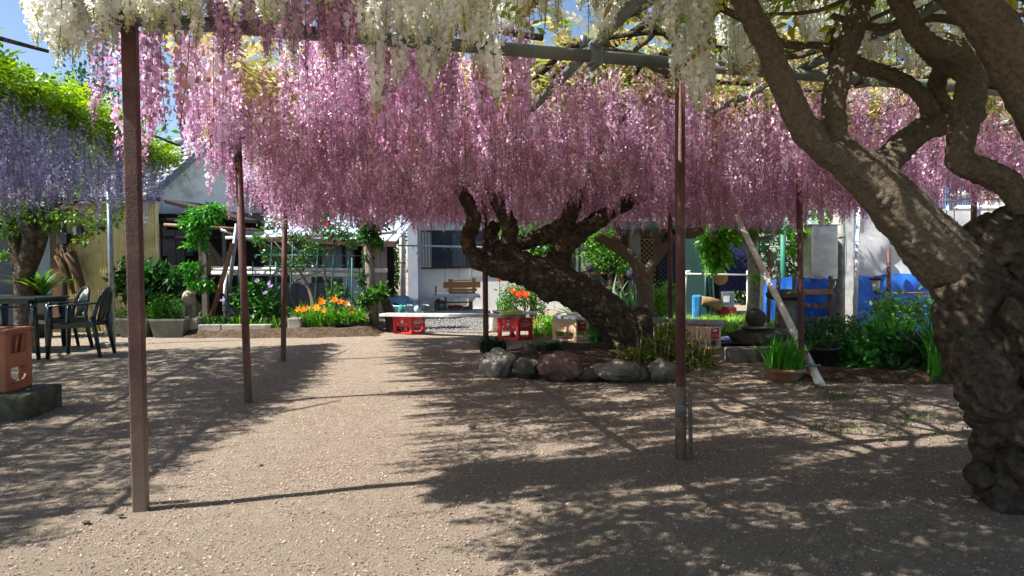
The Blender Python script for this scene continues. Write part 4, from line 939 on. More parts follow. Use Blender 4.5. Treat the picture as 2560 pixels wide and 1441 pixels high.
def crate(name, label, loc, rz, sx, sy, H, m, group, low=.42, post=.05):
    """inverted bottle crate: posts at the corners, solid band above, open windows below with a rim at the foot"""
    t = thing(name, label, 'crate', loc, rz, group); zb = H*low; e = .004
    for a in (-1, 1):
        for b in (-1, 1):
            x = a*(sx/2-post/2); y = b*(sy/2-post/2); mb = MB(); mb.box((x-post/2, y-post/2, 0), (x+post/2, y+post/2, H-.012), bev=.006)
            mb.box((x+a*(post/2-.004)-.004, y-post/4, .02), (x+a*(post/2-.004)+.008, y+post/4, H-.03)); mb.build('corner_post', m, t, local=True)
    for b in (-1, 1):
        mb = MB(); y = b*(sy/2-.012); mb.box((-sx/2+post, y-.006, zb), (sx/2-post, y+.006, H-.012)); mb.build('side_panel', m, t, local=True)
        mb = MB(); x = b*(sx/2-.012); mb.box((x-.006, -sy/2+post, zb), (x+.006, sy/2-post, H-.012)); mb.build('side_panel', m, t, local=True)
    for z, hh, g in ((.0, .03, .004), (H-.014, .014, .008)):
        for b in (-1, 1):
            mb = MB(); mb.box((-sx/2-g, b*(sy/2-.008)-.012, z), (sx/2+g, b*(sy/2-.008)+.012, z+hh), bev=.004); mb.box((b*(sx/2-.008)-.011, -sy/2+.005, z+.001), (b*(sx/2-.008)+.011, sy/2-.005, z+hh-.001), bev=.004); mb.build('rim', m, t, local=True)
    for b in (-1, 1):       # rounded lower corners of the window openings
        for a in (-1, 1):
            x = a*(sx/2-post); mb = MB(); y = b*(sy/2-.012); mb.prism([(x, y-.005, .03), (x-a*.035, y-.005, .03), (x, y-.005, .07)], (0, .01, 0)); y2 = a*(sy/2-post); x2 = b*(sx/2-.012); mb.prism([(x2-.005, y2, .03), (x2-.005, y2-a*.035, .03), (x2-.005, y2, .07)], (.01, 0, 0)); mb.build('corner_gusset', m, t, local=True)
    mb = MB()               # bottle grid of the upturned floor
    for i in range(1, 5): mb.box((-sx/2+i*sx/5-.004, -sy/2+.01, H-.02), (-sx/2+i*sx/5+.004, sy/2-.01, H-.006))
    for i in range(1, 4): mb.box((-sx/2+.01, -sy/2+i*sy/4-.004, H-.0202), (sx/2-.01, -sy/2+i*sy/4+.004, H-.0062))
    mb.build('floor_grid', m, t, local=True); return t
m_red = mat('red_plastic', lin(206, 40, 44), lin(182, 34, 38), 6, .45, .1, 40, spec=.4, c3=lin(214, 90, 84), sc3=5)
m_cream = mat('cream_plastic', lin(236, 206, 172), lin(224, 190, 152), 6, .5, .1, 40, c3=lin(196, 150, 110), sc3=4)
m_terra = mat('terracotta_plastic', lin(166, 104, 76), lin(146, 90, 66), 5, .5, .15, 40, c3=lin(146, 92, 70), sc3=3)
m_letw = mat('white_print', lin(236, 230, 226), None, 8, .6); m_letr = mat('red_print', lin(196, 40, 44), None, 8, .6)
GC = 'upturned bottle crates used as bench legs'
def crate_at(px, py): g = G(px, py); return Vector((g.x, g.y, 0))
def lettered(t, sx, sy, H, kind):
    if kind == 'red':
        for wch, w in ((0, sx), (1, sy)):
            M = face_frame(wch, sx, sy, H*.70, -.004)
            if wch == 1:
                text_part('SAPPORO', .055, M @ FLIP @ Matrix.Translation((.012, 0, 0)), m_letw, t, width=.19); text_part('★', .04, M @ Matrix.Translation((.115, 0, 0)), m_letw, t, 'star')
                text_part('サッポロビール', .018, M @ Matrix.Translation((0, .06, 0)) @ FLIP, m_letw, t)
            else:
                text_part('★', .085, M @ FLIP, m_letw, t, 'star'); text_part('●', .018, M @ Matrix.Translation((-.09, -.03, 0)), m_letw, t, 'print_dot'); text_part('●', .018, M @ Matrix.Translation((.09, -.03, 0)), m_letw, t, 'print_dot'); text_part('SAPPORO', .012, M @ Matrix.Translation((0, .065, 0)) @ FLIP, m_letw, t)
    else:
        M = face_frame(0, sx, sy, H*.68, -.004); text_part('アサヒ', .07, M @ Matrix.Translation((0, -.02, 0)) @ FLIP, m_letr, t, width=.16); text_part('アサヒビール', .03, M @ Matrix.Translation((0, .05, 0)) @ FLIP, m_letr, t, width=.2)
        M = face_frame(1, sx, sy, H*.68, -.005); mb = MB(); w, h = (sy-.11)/2, H*.235; mb.add([M @ Vector(v) for v in ((-w, -h, 0), (w, -h, 0), (w, h, 0), (-w, h, 0), (-w, -h, -.003), (w, -h, -.003), (w, h, -.003), (-w, h, -.003))], [(0, 1, 2, 3), (4, 7, 6, 5), (0, 4, 5, 1), (1, 5, 6, 2), (2, 6, 7, 3), (3, 7, 4, 0)]); mb.build('red_label', m_letr, t, local=True)
        M = M @ Matrix.Translation((0, 0, .001)); text_part('アサヒビール', .04, M @ Matrix.Translation((0, -.02, 0)) @ FLIP, m_letw, t, width=.19)
        mb = MB(); mb.add([M @ Vector(v) for v in ((-.06, .03, 0), (.06, .03, 0), (.06, .055, 0), (-.06, .055, 0))], [(0, 1, 2, 3)]); mb.build('white_bar', m_letw, t, local=True)
CR = []
for px, py, rz, kind, H, label in ((1018, 836, rad(-33), 'red', .275, 'upturned red bottle crate under the left end of the long plank'), (1288, 851, rad(-40), 'red', .315, 'upturned red bottle crate under the yellow cloth'), (1430, 854, rad(-38), 'cream', .315, 'upturned cream bottle crate left of the leaning trunk'), (1762, 876, rad(-42), 'cream', .29, 'upturned cream bottle crate right of the leaning trunk')):
    t = crate('bottle_crate', label, crate_at(px, py)+Vector((0, .2, 0)), rz, .41, .34, H, m_red if kind == 'red' else m_cream, GC); lettered(t, .41, .34, H, kind); CR.append((t.location.copy(), H))
def plank(name, label, a, b, w, th, m):
    a, b = Vector(a), Vector(b); d = (b-a).normalized(); s = Vector((-d.y, d.x, 0)).normalized()*w/2
    o = MB().prism([a-s, b-s, b+s, a+s], (0, 0, th)).build(name, m); return tag(base(o, (a+b)/2), label, 'plank')
m_board = mat('white_board', lin(196, 198, 200), lin(170, 172, 174), 5, .6, .1, 30, c3=lin(140, 138, 132), sc3=3)
m_board2 = mat('grey_board', lin(160, 164, 170), lin(136, 140, 146), 5, .6, .1, 30)
a, b = CR[0][0]+Vector((-.42, 0, .289)), CR[1][0]+Vector((.12, 0, .32)); plank('plank', 'long white plank laid across the two red crates', a, b, .25, .045, m_board)
a, b = CR[2][0]+Vector((-.2, 0, .322)), CR[3][0]+Vector((.3, 0, .30)); plank('plank', 'grey plank between the two cream crates passing behind the trunk', a, b, .26, .05, m_board2)
c = CR[1][0]; o = rock(c+Vector((-.04, -.06, .385)), (.17, .12, .05), 5, .5, 3).build('cloth', mat('yellow_cloth', lin(206, 214, 130), lin(180, 190, 104), 8, .8)); tag(base(o, c+Vector((-.04, -.06, .36))), 'crumpled yellow cloth lying on the right red crate', 'cloth')
o = MB().box((c.x+.1, c.y-.1, .37), (c.x+.33, c.y+.08, .405), bev=.006).build('foam_block', m_whitepipe); tag(base(o, (c.x+.2, c.y, .37)), 'flat white foam block beside the yellow cloth', 'foam')
c = CR[2][0]; o = rock(c+Vector((.0, -.02, .385)), (.2, .12, .022), 8, .4, 3).build('towel', m_whitepipe); tag(base(o, c+Vector((0, 0, .372))), 'folded white towel on the cream crate', 'towel')
g = G(1795, 862); fm = thing('folded_sheets', 'heap of blue and white folded ground sheets behind the right cream crate', 'sheet', (g.x, g.y, 0))
for i in range(9):
    o = rock((g.x-.12+.09*(i % 5)+.03*(i % 2), g.y+.12*(i % 3), .03+.035*(i//5)), (.22, .10, .025), 20+i, .45, 2).build('folded_mat', mat('blue_white_mat', lin(170, 190, 226), lin(70, 96, 160), 24, .7, thr=(.45, .55), stretch=(.4, 3, 3)) if i == 0 else bpy.data.materials['blue_white_mat'])
    o.parent = fm; o.data.transform(Matrix.Translation(-ORG[fm.name]))

# big terracotta crate on a stone block
g = W(25, 1000, 4.45); BX, BY = g.x-.13, g.y+.22
blk = MB(); blk.box((-.5, -.26, -.03), (.2, .24, .17), Matrix.Translation((BX, BY, 0)) @ Matrix.Rotation(rad(10), 4, 'Z'), bev=.02)
bo = blk.build('stone_block', m_darkstone); tag(base(bo, (BX, BY, 0)), 'rough square cut stone under the terracotta crate', 'stone')
sc = thing('bottle_crate', 'tall terracotta bottle crate standing on a stone block', 'crate', (BX-.22, BY-.03, .172), rad(10))
SX, SY, HH = .50, .34, .45
for a in (-1, 1):
    for b in (-1, 1):
        x = a*(SX/2-.035); y = b*(SY/2-.035); mb = MB(); mb.box((x-.035, y-.035, 0), (x+.035, y+.035, HH-.02), bev=.014); mb.build('corner_post', m_terra, sc, local=True)
for a in (-1, 1):
    x = a*(SX/2-.014)
    for z0, z1, nm in ((.17, .27, 'side_panel'), (.0, .05, 'foot_rim'), (HH-.045, HH-.022, 'top_rim')):
        mb = MB(); mb.box((x-.01, -SY/2+.065, z0), (x+.01, SY/2-.065, z1), bev=.003); mb.build(nm, m_terra, sc, local=True)
    for k in range(3): mb = MB(); y = -.085+k*.085; mb.tube([(x-a*.008, y-.02, .26), (x-a*.01, y, .33), (x-a*.008, y+.02, HH-.04)], .011, 7); mb.build('handle_rib', m_terra, sc, local=True)
    mb = MB(); mb.prism([(x-.008, -SY/2+.07, .06), (x-.008, -SY/2+.13, .05), (x-.008, SY/2-.13, .05), (x-.008, SY/2-.07, .06), (x-.008, SY/2-.07, .1), (x-.008, SY/2-.12, .065), (x-.008, -SY/2+.12, .065), (x-.008, -SY/2+.07, .1)], (.016, 0, 0)); mb.build('window_lip', m_terra, sc, local=True)
    mb = MB(); mb.box((x-a*.05-.004, -SY/2+.065, .17), (x-a*.05+.004, SY/2-.065, HH-.03)); mb.build('inner_wall', m_terra, sc, local=True)
    y = a*(SY/2-.014)
    for z0, z1, nm in ((.15, HH-.03, 'side_panel'), (0, .05, 'foot_rim')):
        mb = MB(); mb.box((-SX/2+.065, y-.01, z0), (SX/2-.065, y+.01, z1), bev=.003); mb.build(nm, m_terra, sc, local=True)
mb = MB(); mb.box((-SX/2-.012, -SY/2-.012, HH-.022), (SX/2+.012, -SY/2+.02, HH), bev=.005); mb.box((-SX/2-.012, SY/2-.02, HH-.022), (SX/2+.012, SY/2+.012, HH), bev=.005); mb.box((-SX/2-.0115, -SY/2+.02, HH-.0215), (-SX/2+.02, SY/2-.02, HH-.0005)); mb.box((SX/2-.02, -SY/2+.02, HH-.0215), (SX/2+.0115, SY/2-.02, HH-.0005)); mb.build('lip', m_terra, sc, local=True)
mb = MB()
for i in range(1, 6): mb.box((-SX/2+i*SX/6-.005, -SY/2+.02, HH-.03), (-SX/2+i*SX/6+.005, SY/2-.02, HH-.008))
for i in range(1, 4): mb.box((-SX/2+.02, -SY/2+i*SY/4-.005, HH-.0302), (SX/2-.02, -SY/2+i*SY/4+.005, HH-.0082))
mb.build('floor_grid', m_terra, sc, local=True)

# dark green plastic table and chairs
m_chair = mat('dark_green_plastic', lin(15, 34, 34), lin(12, 28, 30), 5, .3, .05, 60, spec=.5)
def chair(label, loc, rz):
    """monobloc armchair, front towards -y of its own frame"""
    t = thing('plastic_chair', label, 'chair', loc, rz, 'green plastic garden chairs'); hs = .42
    V = []; n = 10
    for th in (0, -.012):
        for j in range(n+1):
            for i in range(n+1):
                u, v = i/n*2-1, j/n*2-1; x = u*(.225-.02*v); y = v*.22; z = hs-.02*(1-u*u)*(1-v*v)-(.02 if j == 0 else 0)+.015*v+th; V.append((x, y, z))
    k = (n+1)**2; F = [(t_*k+j*(n+1)+i, t_*k+j*(n+1)+i+1, t_*k+(j+1)*(n+1)+i+1, t_*k+(j+1)*(n+1)+i) for t_ in (0, 1) for j in range(n) for i in range(n)]
    np_mesh('seat', V, F, m_chair, t, smooth=True, off=True)
    mb = MB()
    mb.prism([(-.225, -.225, hs-.01), (.225, -.225, hs-.01), (.225, -.225, hs-.06), (-.225, -.225, hs-.06)], (0, .008, 0))
    for a in (-1, 1): mb.prism([(a*.235, -.22, hs-.005), (a*.215, .22, hs+.01), (a*.215, .22, hs-.05), (a*.235, -.22, hs-.06)], (-a*.008, 0, 0))
    mb.build('apron', m_chair, t, local=True)
    for a in (-1, 1):
        mb = MB(); mb.tube([(a*.25, -.225, .63), (a*.245, -.23, .45), (a*.255, -.24, .2), (a*.265, -.25, 0)], [.03, .034, .028, .022], 6, twist=.5); mb.build('leg', m_chair, t, local=True)
        mb = MB(); mb.tube([(a*.205, .22, .5), (a*.21, .25, .3), (a*.225, .30, 0)], [.034, .03, .022], 6, twist=.5); mb.build('leg', m_chair, t, local=True)
        pts = [(Vector((a*.205, .28, .68)), .02), (Vector((a*.26, .12, .655)), .022), (Vector((a*.275, -.08, .64)), .024), (Vector((a*.26, -.23, .63)), .022)]; P, R = spline(pts, 5); mb = MB(); mb.tube(P, R, 8)
        for v in mb.v: v.z = .645+(v.z-.645)*.5
        mb.build('armrest', m_chair, t, local=True)
    arc = [(.205*math.cos(q), .23+.10*(.43+.40*math.sin(q)-.43)/.4*1.0, .45+.39*math.sin(q)**.8) for q in np.linspace(0.0, math.pi, 25)]
    mb = MB(); mb.tube(arc, .022, 8); bk = mb.build('back_frame', m_chair, t, local=True)
    for i in range(9):
        q = (i-4)/4; x0 = q*.075; x1 = q*.165; top = .45+.385*max(0, 1-(x1/.205)**2)**.4; mb = MB(); mb.tube([(x0, .225, .44), ((x0+x1)/2, .28, .62), (x1, .23+.1*(top-.45)/.39, top)], [.010, .011, .012], 6); mb.build('slat', m_chair, t, local=True)
    return t
gA = G(205, 893); chair('dark green plastic chair seen side on, back towards the arbour post', (gA.x-.08, gA.y+.1, 0), rad(-78))
gB = W(152, 872, 8.75); chair('dark green plastic chair with its fan back catching the light', (gB.x, gB.y, 0), rad(-35))
gC = G(10, 905); chair('dark green plastic chair cut by the left edge of the picture', (gC.x-.04, gC.y+.0, 0), rad(165))
tb = thing('plastic_table', 'dark green plastic table between the garden chairs', 'table', (G(40, 880).x-.15, G(40, 880).y+.25, 0), rad(8))
MB().box((-.45, -.42, .69), (.45, .42, .72), bev=.012).build('table_top', m_chair, tb, local=True)
MB().box((-.41, -.38, .64), (.41, .38, .6895)).build('apron', m_chair, tb, local=True)
for a in (-1, 1):
    for b in (-1, 1): mb = MB(); mb.tube([(a*.37, b*.34, .68), (a*.39, b*.36, 0)], [.055, .035], 8); mb.build('leg', m_chair, tb, local=True)

# brooms against the cream wall
m_broom = mat('broom_twigs', lin(110, 86, 64), lin(78, 60, 44), 30, .95, .8, 60, stretch=(4, 4, 1))
for label, top, foot, w in (('twig broom leaning upside down on the cream wall', (178, 634), (214, 735), 1.0), ('second twig broom half hidden behind the rain pipe', (152, 640), (186, 735), .8)):
    t = thing('broom', label, 'broom', WZ(foot[0]+16, 830, DY-.35, 0), group='twig brooms by the shed'); a, b = W(top[0]-4, top[1], DY-.2), W(foot[0], foot[1], DY-.27); e = b+(b-a).normalized()*.7; e.z = max(e.z, 0.0)
    mb = MB(); mb.tube([a, a+(b-a)*.3, a+(b-a)*.7, b], [.1*w, .085*w, .06*w, .03*w], 10); r_ = random.Random(4)
    for i in range(26): q = Vector((r_.gauss(0, .05), r_.gauss(0, .04), r_.gauss(0, .05))); mb.tube([a+(b-a)*.5+q*.3, a+q*1.2+Vector((0, 0, r_.uniform(0, .08)))], .006, 4)
    mb.build('bristles', m_broom, t); MB().tube([b-(b-a)*.1, e], .014, 8).build('handle', m_bamboo, t)

# pipe frames for the climbing roses
fr = thing('rose_frame', 'frame of white pipes and leaning poles behind the flower bed', 'frame', WZ(760, 800, 11.2, 0))
def rod(name, m, a, b, r, seg=10): return MB().tube([W(*a), W(*b)], r, seg).build(name, m, fr)
rod('pipe', m_whitepipe, (530, 671, 11.3), (968, 677, 11.3), .035); rod('pipe', m_whitepipe, (530, 683, 11.2), (922, 688, 11.2), .04)
rod('pipe', m_whitepipe, (565, 595, 11.4), (905, 588, 11.4), .03); rod('pipe', m_rustpipe, (410, 562, 11.1), (660, 577, 11.3), .028); rod('pipe', m_whitepipe, (940, 583, 11.3), (992, 580, 11.3), .038)
rod('pole', m_rustpipe, (530, 790, 10.9), (582, 608, 11.0), .04); rod('pole', m_galv, (566, 785, 11.1), (592, 560, 11.2), .036)
rod('pole', m_whitepipe, (560, 778, 11.0), (565, 680, 11.15), .03); rod('pole', m_galv, (925, 790, 11.1), (915, 690, 11.15), .03); rod('pole', m_galv, (552, 575, 11.2), (700, 625, 11.5), .03)
for px in (672, 725, 788, 828, 866): rod('garden_stake', mat('green_stake', lin(64, 104, 96), lin(60, 90, 84), 6, .5) if px == 672 else bpy.data.materials['green_stake'], (px-3, 800, 11.0), (px+8, 600, 11.1), .013, 6)
for px, y0 in ((596, 660), (690, 655), (880, 645), (632, 655)): rod('garden_stake', m_greenpole, (px, 800, 10.9), (px, y0, 10.9), .011, 6)
rod('brace', m_galv, (690, 580, 11.6), (935, 795, 11.1), .022); rod('cross_wire', m_greenpole, (640, 638, 11.05), (905, 640, 11.05), .008, 5); rod('cross_wire', m_greenpole, (660, 665, 11.05), (880, 664, 11.05), .008, 5)
rod('pole', mat('blue_pole', lin(40, 80, 150), None, 6, .5), (558, 735, 10.8), (578, 790, 10.7), .016, 6)

# planters
m_planter = mat('grey_planter', lin(120, 122, 112), lin(96, 98, 90), 5, .8, .2, 40)
m_black = mat('black_plastic', lin(38, 40, 42), lin(30, 32, 34), 5, .5)
def trough(name, label, px0, px1, py0, py1, d, depth, m, group=None, z0=0.0):
    x0, x1 = W(px0, py1, d).x, W(px1, py1, d).x; zt = W(px0, py0, d).z; t = thing(name, label, 'planter', ((x0+x1)/2, d+depth/2, z0), group=group); q = .05
    mb = MB(); mb.add([(x0+q, d+q, z0), (x1-q, d+q, z0), (x1-q, d+depth-q, z0), (x0+q, d+depth-q, z0), (x0, d, zt), (x1, d, zt), (x1, d+depth, zt), (x0, d+depth, zt)], [(0, 3, 2, 1), (0, 1, 5, 4), (1, 2, 6, 5), (2, 3, 7, 6), (3, 0, 4, 7), (4, 5, 6, 7)]); mb.build('body', m, t)
    mb = MB()
    for a, b in (((x0-.02, d-.02), (x1+.02, d+.015)), ((x0-.02, d+depth-.015), (x1+.02, d+depth+.02)), ((x0-.02, d+.015), (x0+.015, d+depth-.015)), ((x1-.015, d+.015), (x1+.02, d+depth-.015))): mb.box((*a, zt-.01), (*b, zt+.02))
    mb.build('rim', m, t); MB().box((x0+.02, d+.02, zt-.01), (x1-.02, d+depth-.02, zt+.012)).build('earth', m_soil, t); return t
trough('planter', 'grey trough planter full of lilies at the bed corner', 372, 460, 802, 832, 10.2, .35, m_planter, 'grey trough planters'); trough('planter', 'grey trough planter partly hidden by the square post', 290, 368, 800, 828, 10.3, .35, m_planter, 'grey trough planters')
trough('planter', 'shallow black tray of young plants in front of the day lilies', 836, 912, 812, 822, 10.55, .4, m_black, z0=.06)
ks_ = thing('kerb_stones', 'row of concrete edging stones along the earth bed', 'edging', WZ(580, 830, 10.35, 0))
for p0, p1 in ((495, 552), (554, 616), (618, 678)): FB('edging_stone', m_concrete, ks_, p0, 812, p1, 832, 10.3, .12, z0=-.03, bev=.012)
FB('edging_block', m_concrete, ks_, 718, 796, 752, 826, 10.5, .3, z0=-.03, bev=.02); FB('edging_block', m_concrete, ks_, 468, 796, 494, 828, 10.4, .25, z0=-.03, bev=.02)
for px, py, r, sd in ((690, 826, .13, 2), (476, 834, .1, 3)):
    g = G(px, py); o = rock((g.x, g.y, .06), (r, r*.8, r*.7), sd, .3).build('bed_stone', m_stone); tag(base(o, (g.x, g.y, 0)), 'small rough stone at the bed edge by the third post' if px == 690 else 'small rough stone beside the lily planter', 'stone')

# wooden post with vine, wheelbarrow
g = WZ(935, 800, 11.0, 0); vp = thing('vine_post', 'grey timber post wrapped in climbing vine', 'post', g)
MB().tube([WZ(938, 806, 11.0, -.05), W(926, 700, 11.0), W(918, 590, 11.0)], [.085, .08, .075], 12).build('post', m_greywood, vp)
o = MB().tube([WZ(985, 808, 10.9, -.02), W(962, 745, 11.0), W(945, 715, 11.05)], [.11, .07, .04], 8).build('leaning_log', m_darkwood); tag(base(o, WZ(985, 808, 10.9, 0)), 'dark log leaning on the vine post', 'log')
wb = thing('wheelbarrow', 'pale blue wheelbarrow tipped up on its handles in front of the house', 'wheelbarrow', WZ(1000, 795, 13.6, 0))
m_wb = mat('pale_blue_tray', lin(150, 186, 204), lin(128, 166, 188), 5, .35, .1, 30, spec=.5)
d = 13.6; rim = [W(962, 742, d+.5), W(1020, 742, d+.5), W(1046, 766, d-.1), W(985, 766, d-.1)]; ctr = sum(rim, Vector())/4
bot = [q+(ctr-q)*.42+Vector((0, 0, -.24)) for q in rim]
mb = MB(); mb.add(rim+bot, [(0, 1, 5, 4), (1, 2, 6, 5), (2, 3, 7, 6), (3, 0, 4, 7), (4, 5, 6, 7)]); tr = mb.build('tray', m_wb, wb)
MB().tube(rim+[rim[0]], .018, 8).build('tray_rim', m_wb, tr)
for s, px in ((-1, 1005), (1, 1046)):
    MB().tube([W(px-10, 790, d), W(px+8, 772, d-.2), W(px+12, 762, d-.35), W(px+28, 765, d-.6)], .016, 8).build('handle', m_galv, wb); MB().tube([W(px-8, 776, d-.1), WZ(px, 800, d-.1, 0), WZ(px+8, 800, d-.1, 0), W(px+12, 775, d-.2)], .013, 8).build('leg', m_galv, wb)
mb = MB(); c = WZ(985, 790, d+.4, .17); mb.lathe([(.05, -.04), (.16, -.04), (.18, 0), (.16, .04), (.05, .04)], c, 18, M=Matrix.Rotation(math.pi/2, 3, 'X')); mb.build('wheel', m_black, wb)
for px, py, c, lb in ((1003, 772, lin(60, 160, 140), 'green work glove hung on the left handle of the wheelbarrow'), (1042, 775, lin(190, 214, 210), 'white work glove hung on the right handle of the wheelbarrow')):
    w0 = W(px, py, 13.2); mb = MB(); q = rock(w0, (.06, .035, .09), px, .25, 2); mb.add(q.v, q.f, True)
    for k in range(4): mb.tube([w0+Vector((-.04+.026*k, 0, -.06)), w0+Vector((-.055+.034*k, -.01, -.16-.015*(k % 2)))], [.016, .011], 6)
    mb.tube([w0+Vector((.05, 0, .0)), w0+Vector((.085, -.01, -.07))], [.018, .012], 6); o = mb.build('work_glove', mat('glove', c, None, 8, .8)); tag(base(o, w0), lb, 'glove', 'work gloves on the wheelbarrow')

# bench with sheet, timber stacked on it
DB = 16.0
bt = thing('bench', 'low work bench draped with a white sheet by the house wall', 'bench', WZ(1135, 776, DB, .05))
MB().box((W(1076, 740, DB).x, DB, W(1100, 742, DB).z), (W(1195, 740, DB).x, DB+.5, W(1100, 738, DB).z)).build('top', m_greywood, bt)
for px in (1086, 1172):
    for dd in (.02, .38): FB('leg', m_greywood, bt, px, 742.5, px+9, 778, DB+dd, .1, z0=.05)
FB('stretcher', m_greywood, bt, 1096, 755, 1171, 758, DB+.05, .05)
V = []
x0, x1, zt = W(1073, 740, DB).x, W(1197, 740, DB).x, W(1100, 737.5, DB).z
for th in (0, .008):
    for j, (yy, zz) in enumerate(((-.06, -.10), (-.055, -.04), (-.03, .01), (.2, .015), (.5, .012), (.54, -.02), (.55, -.1))):
        for i in range(31): u = i/30; V.append((x0+(x1-x0)*u+.02*math.sin(j*2+u*9), DB+yy+th, zt+zz*(1+(.5*math.sin(u*17)+.3*math.sin(u*31) if j < 2 else 0))+th-(.05*max(0, abs(u-.5)*2-.93)*10)))
F = [(t_*217+j*31+i, t_*217+j*31+i+1, t_*217+(j+1)*31+i+1, t_*217+(j+1)*31+i) for t_ in (0, 1) for j in range(6) for i in range(30)]
o = np_mesh('sheet', V, F, m_whitepipe, None, smooth=True); tag(base(o, (x0/2+x1/2, DB, zt)), 'white sheet spread over the work bench', 'sheet')
m_pine = mat('pine', lin(206, 150, 96), lin(182, 124, 76), 10, .65, .2, 40, stretch=(1, 8, 8))
tm = thing('timber_bench', 'unvarnished pine bench lying on the sheeted work bench', 'bench', W(1150, 736, DB+.2)+Vector((0, 0, .02)))
zt += .02
def tfb(name, px0, py0, px1, py1, dd, th): return FB(name, m_pine, tm, px0, py0, px1, py1, DB+dd, th, bev=.006)
tfb('plank', 1108, 705, 1201, 720, .12, .06); tfb('plank', 1118, 722, 1192, 729, .05, .16); tfb('plank', 1122, 730, 1180, 735, .1, .14); tfb('block', 1120, 698, 1132, 704.6, .1, .09); tfb('block', 1179, 696, 1190, 704.6, .1, .09); tfb('rail', 1133, 700, 1178, 702.5, .14, .03); tfb('upright', 1181, 700, 1188, 735, .215, .05); tfb('upright', 1124, 700, 1131, 735, .215, .05)
o = FB('stake', m_darkwood, None, 1088, 715, 1091, 737, DB-.1, .03); o.data.transform(Matrix.Translation(-Vector((W(1089, 737, DB).x, DB, 0)))); o.location = (W(1089, 737, DB).x, DB-.0, 0); tag(o, 'short dark stake standing on the bench end', 'stake')
lc = thing('laundry_pole', 'thin laundry pole with clothes pegs across the barred window', 'pole', W(1100, 616, DH-.8))
MB().tube([W(995, 614, DH-.8), W(1240, 619, DH-.8)], .022, 8).build('pole', m_whitepipe, lc)
for px in (1059, 1111, 1128, 1145, 1033): FB('peg', m_bluedoor, lc, px-.8, 616, px+.8, 625, DH-.82, .02)
cl = MB(); cl.prism([W(1040, 634, DH-.8), W(1044, 629, DH-.8), W(1050, 629, DH-.8), W(1053, 636, DH-.8), W(1049, 639, DH-.8), W(1052, 653, DH-.8), W(1043, 653, DH-.8), W(1045, 638, DH-.8)], (0, .03, 0)); o = cl.build('hanging_cloth', mat('pink_cloth', lin(226, 160, 190), lin(236, 190, 206), 10, .8)); tag(base(o, W(1047, 629, DH-.8)), 'small pink cloth hanging beside the barred window', 'cloth')
mb = MB(); c = WZ(1104, 775, DB+.25, .05); mb.lathe([(.1, 0), (.14, .05), (.15, .16), (.1, .22), (.03, .25)], c, 12); mb.tube([c+Vector((-.05, 0, .2)), c+Vector((-.1, 0, .4)), c+Vector((.1, -.05, .38)), c+Vector((.13, -.05, .2))], .03, 8); o = mb.build('watering_can', mat('galvanised_can', lin(170, 172, 168), None, 6, .4, metal=.4)); tag(base(o, c), 'grey watering can under the work bench', 'watering can')
c = WZ(1150, 776, DB+.15, .05); r_ = random.Random(8); pts = [c+Vector((.35*math.cos(t)*r_.uniform(.6, 1), .12*math.sin(t), .02+.10*r_.random())) for t in np.linspace(0, 30, 70)]; P, R = spline([(q, .011) for q in pts], 3); o = MB().tube(P, R, 6).build('hose', mat('red_hose', lin(166, 92, 82), lin(140, 76, 70), 8, .6)); tag(base(o, c), 'tangle of reddish hose under the work bench', 'hose')

# pots in front of the grey house
def pot(name, label, px, py, d, r, h, m, rim=.015, zb=0.0, group=None):
    c = WZ(px, py, d, zb); t = thing(name, label, 'pot', c, group=group)
    MB().lathe([(r*.7, 0), (r*.74, .01), (r*.95, h-.03), (r*1.06, h-.03), (r*1.06, h), (r*.9, h), (r*.88, h-.05), (.01, h-.05)], c, 22).build('body', m, t); MB().lathe([(.01, h-.052), (r*.87, h-.049), (.01, h-.03)], c, 16).build('earth', m_soil, t); return t
pot('plant_pot', 'wide black plant pot behind the right red crate', 1268, 796, 12.6, .28, .24, m_black); pot('plant_pot', 'white shallow basin behind the black pot', 1252, 788, 13.4, .2, .18, m_whitepipe)
c = WZ(1237, 800, 12.2, 0); o = MB().box((c.x-.05, c.y, 0), (c.x+.06, c.y+.12, .16), bev=.01).build('foam_box', m_whitepaint); tag(base(o, c), 'white foam box beside the black pot', 'box')
c = G(1232, 838); mb = MB(); mb.lathe([(.06, 0), (.075, .02), (.07, .22), (.09, .28), (.05, .3)], (c.x, c.y+.6, 0), 12); o = mb.build('white_jug', m_whitepaint); tag(base(o, (c.x, c.y+.6, 0)), 'white plastic jug beside the right red crate', 'jug')

# things in front of the workshop
hr = thing('drying_rack', 'white bent pipe drying rack in front of the workshop', 'rack', WZ(1790, 803, 12.3, 0))
for px, s in ((1714, 1), (1866, -1)):
    w0 = W(px, 690, 12.3); MB().tube([(w0.x, 12.3, -.02), (w0.x-.02*s, 12.3, .45), W(px+2, 690, 12.3), W(px+2, 679, 12.3), W(px+(10), 678, 12.3), W(px+10, 684, 12.3)], .02, 8).build('leg', m_whitepipe, hr)
MB().tube([W(1710, 685, 12.28), W(1872, 688, 12.28)], .016, 8).build('bar', m_whitepipe, hr)
c = WZ(1822, 785, 12.9, 0); o = FB('tin_can', mat('tin', lin(176, 184, 186), lin(150, 158, 160), 3, .25, metal=.8), None, 1806, 730, 1836, 768, 12.9, .24, bev=.012); d_ = FB('paper_label', m_whitepaint, o, 1809, 740, 1824, 756, 12.893, .004); tag(o, 'square silver tin with a paper label on a red crate', 'tin')
o = FB('red_box', mat('dull_red', lin(120, 44, 44), None, 6, .7), None, 1800, 769, 1842, 800, 12.9, .3, z0=0, bev=.01); tag(o, 'dull red plastic box under the silver tin', 'box')
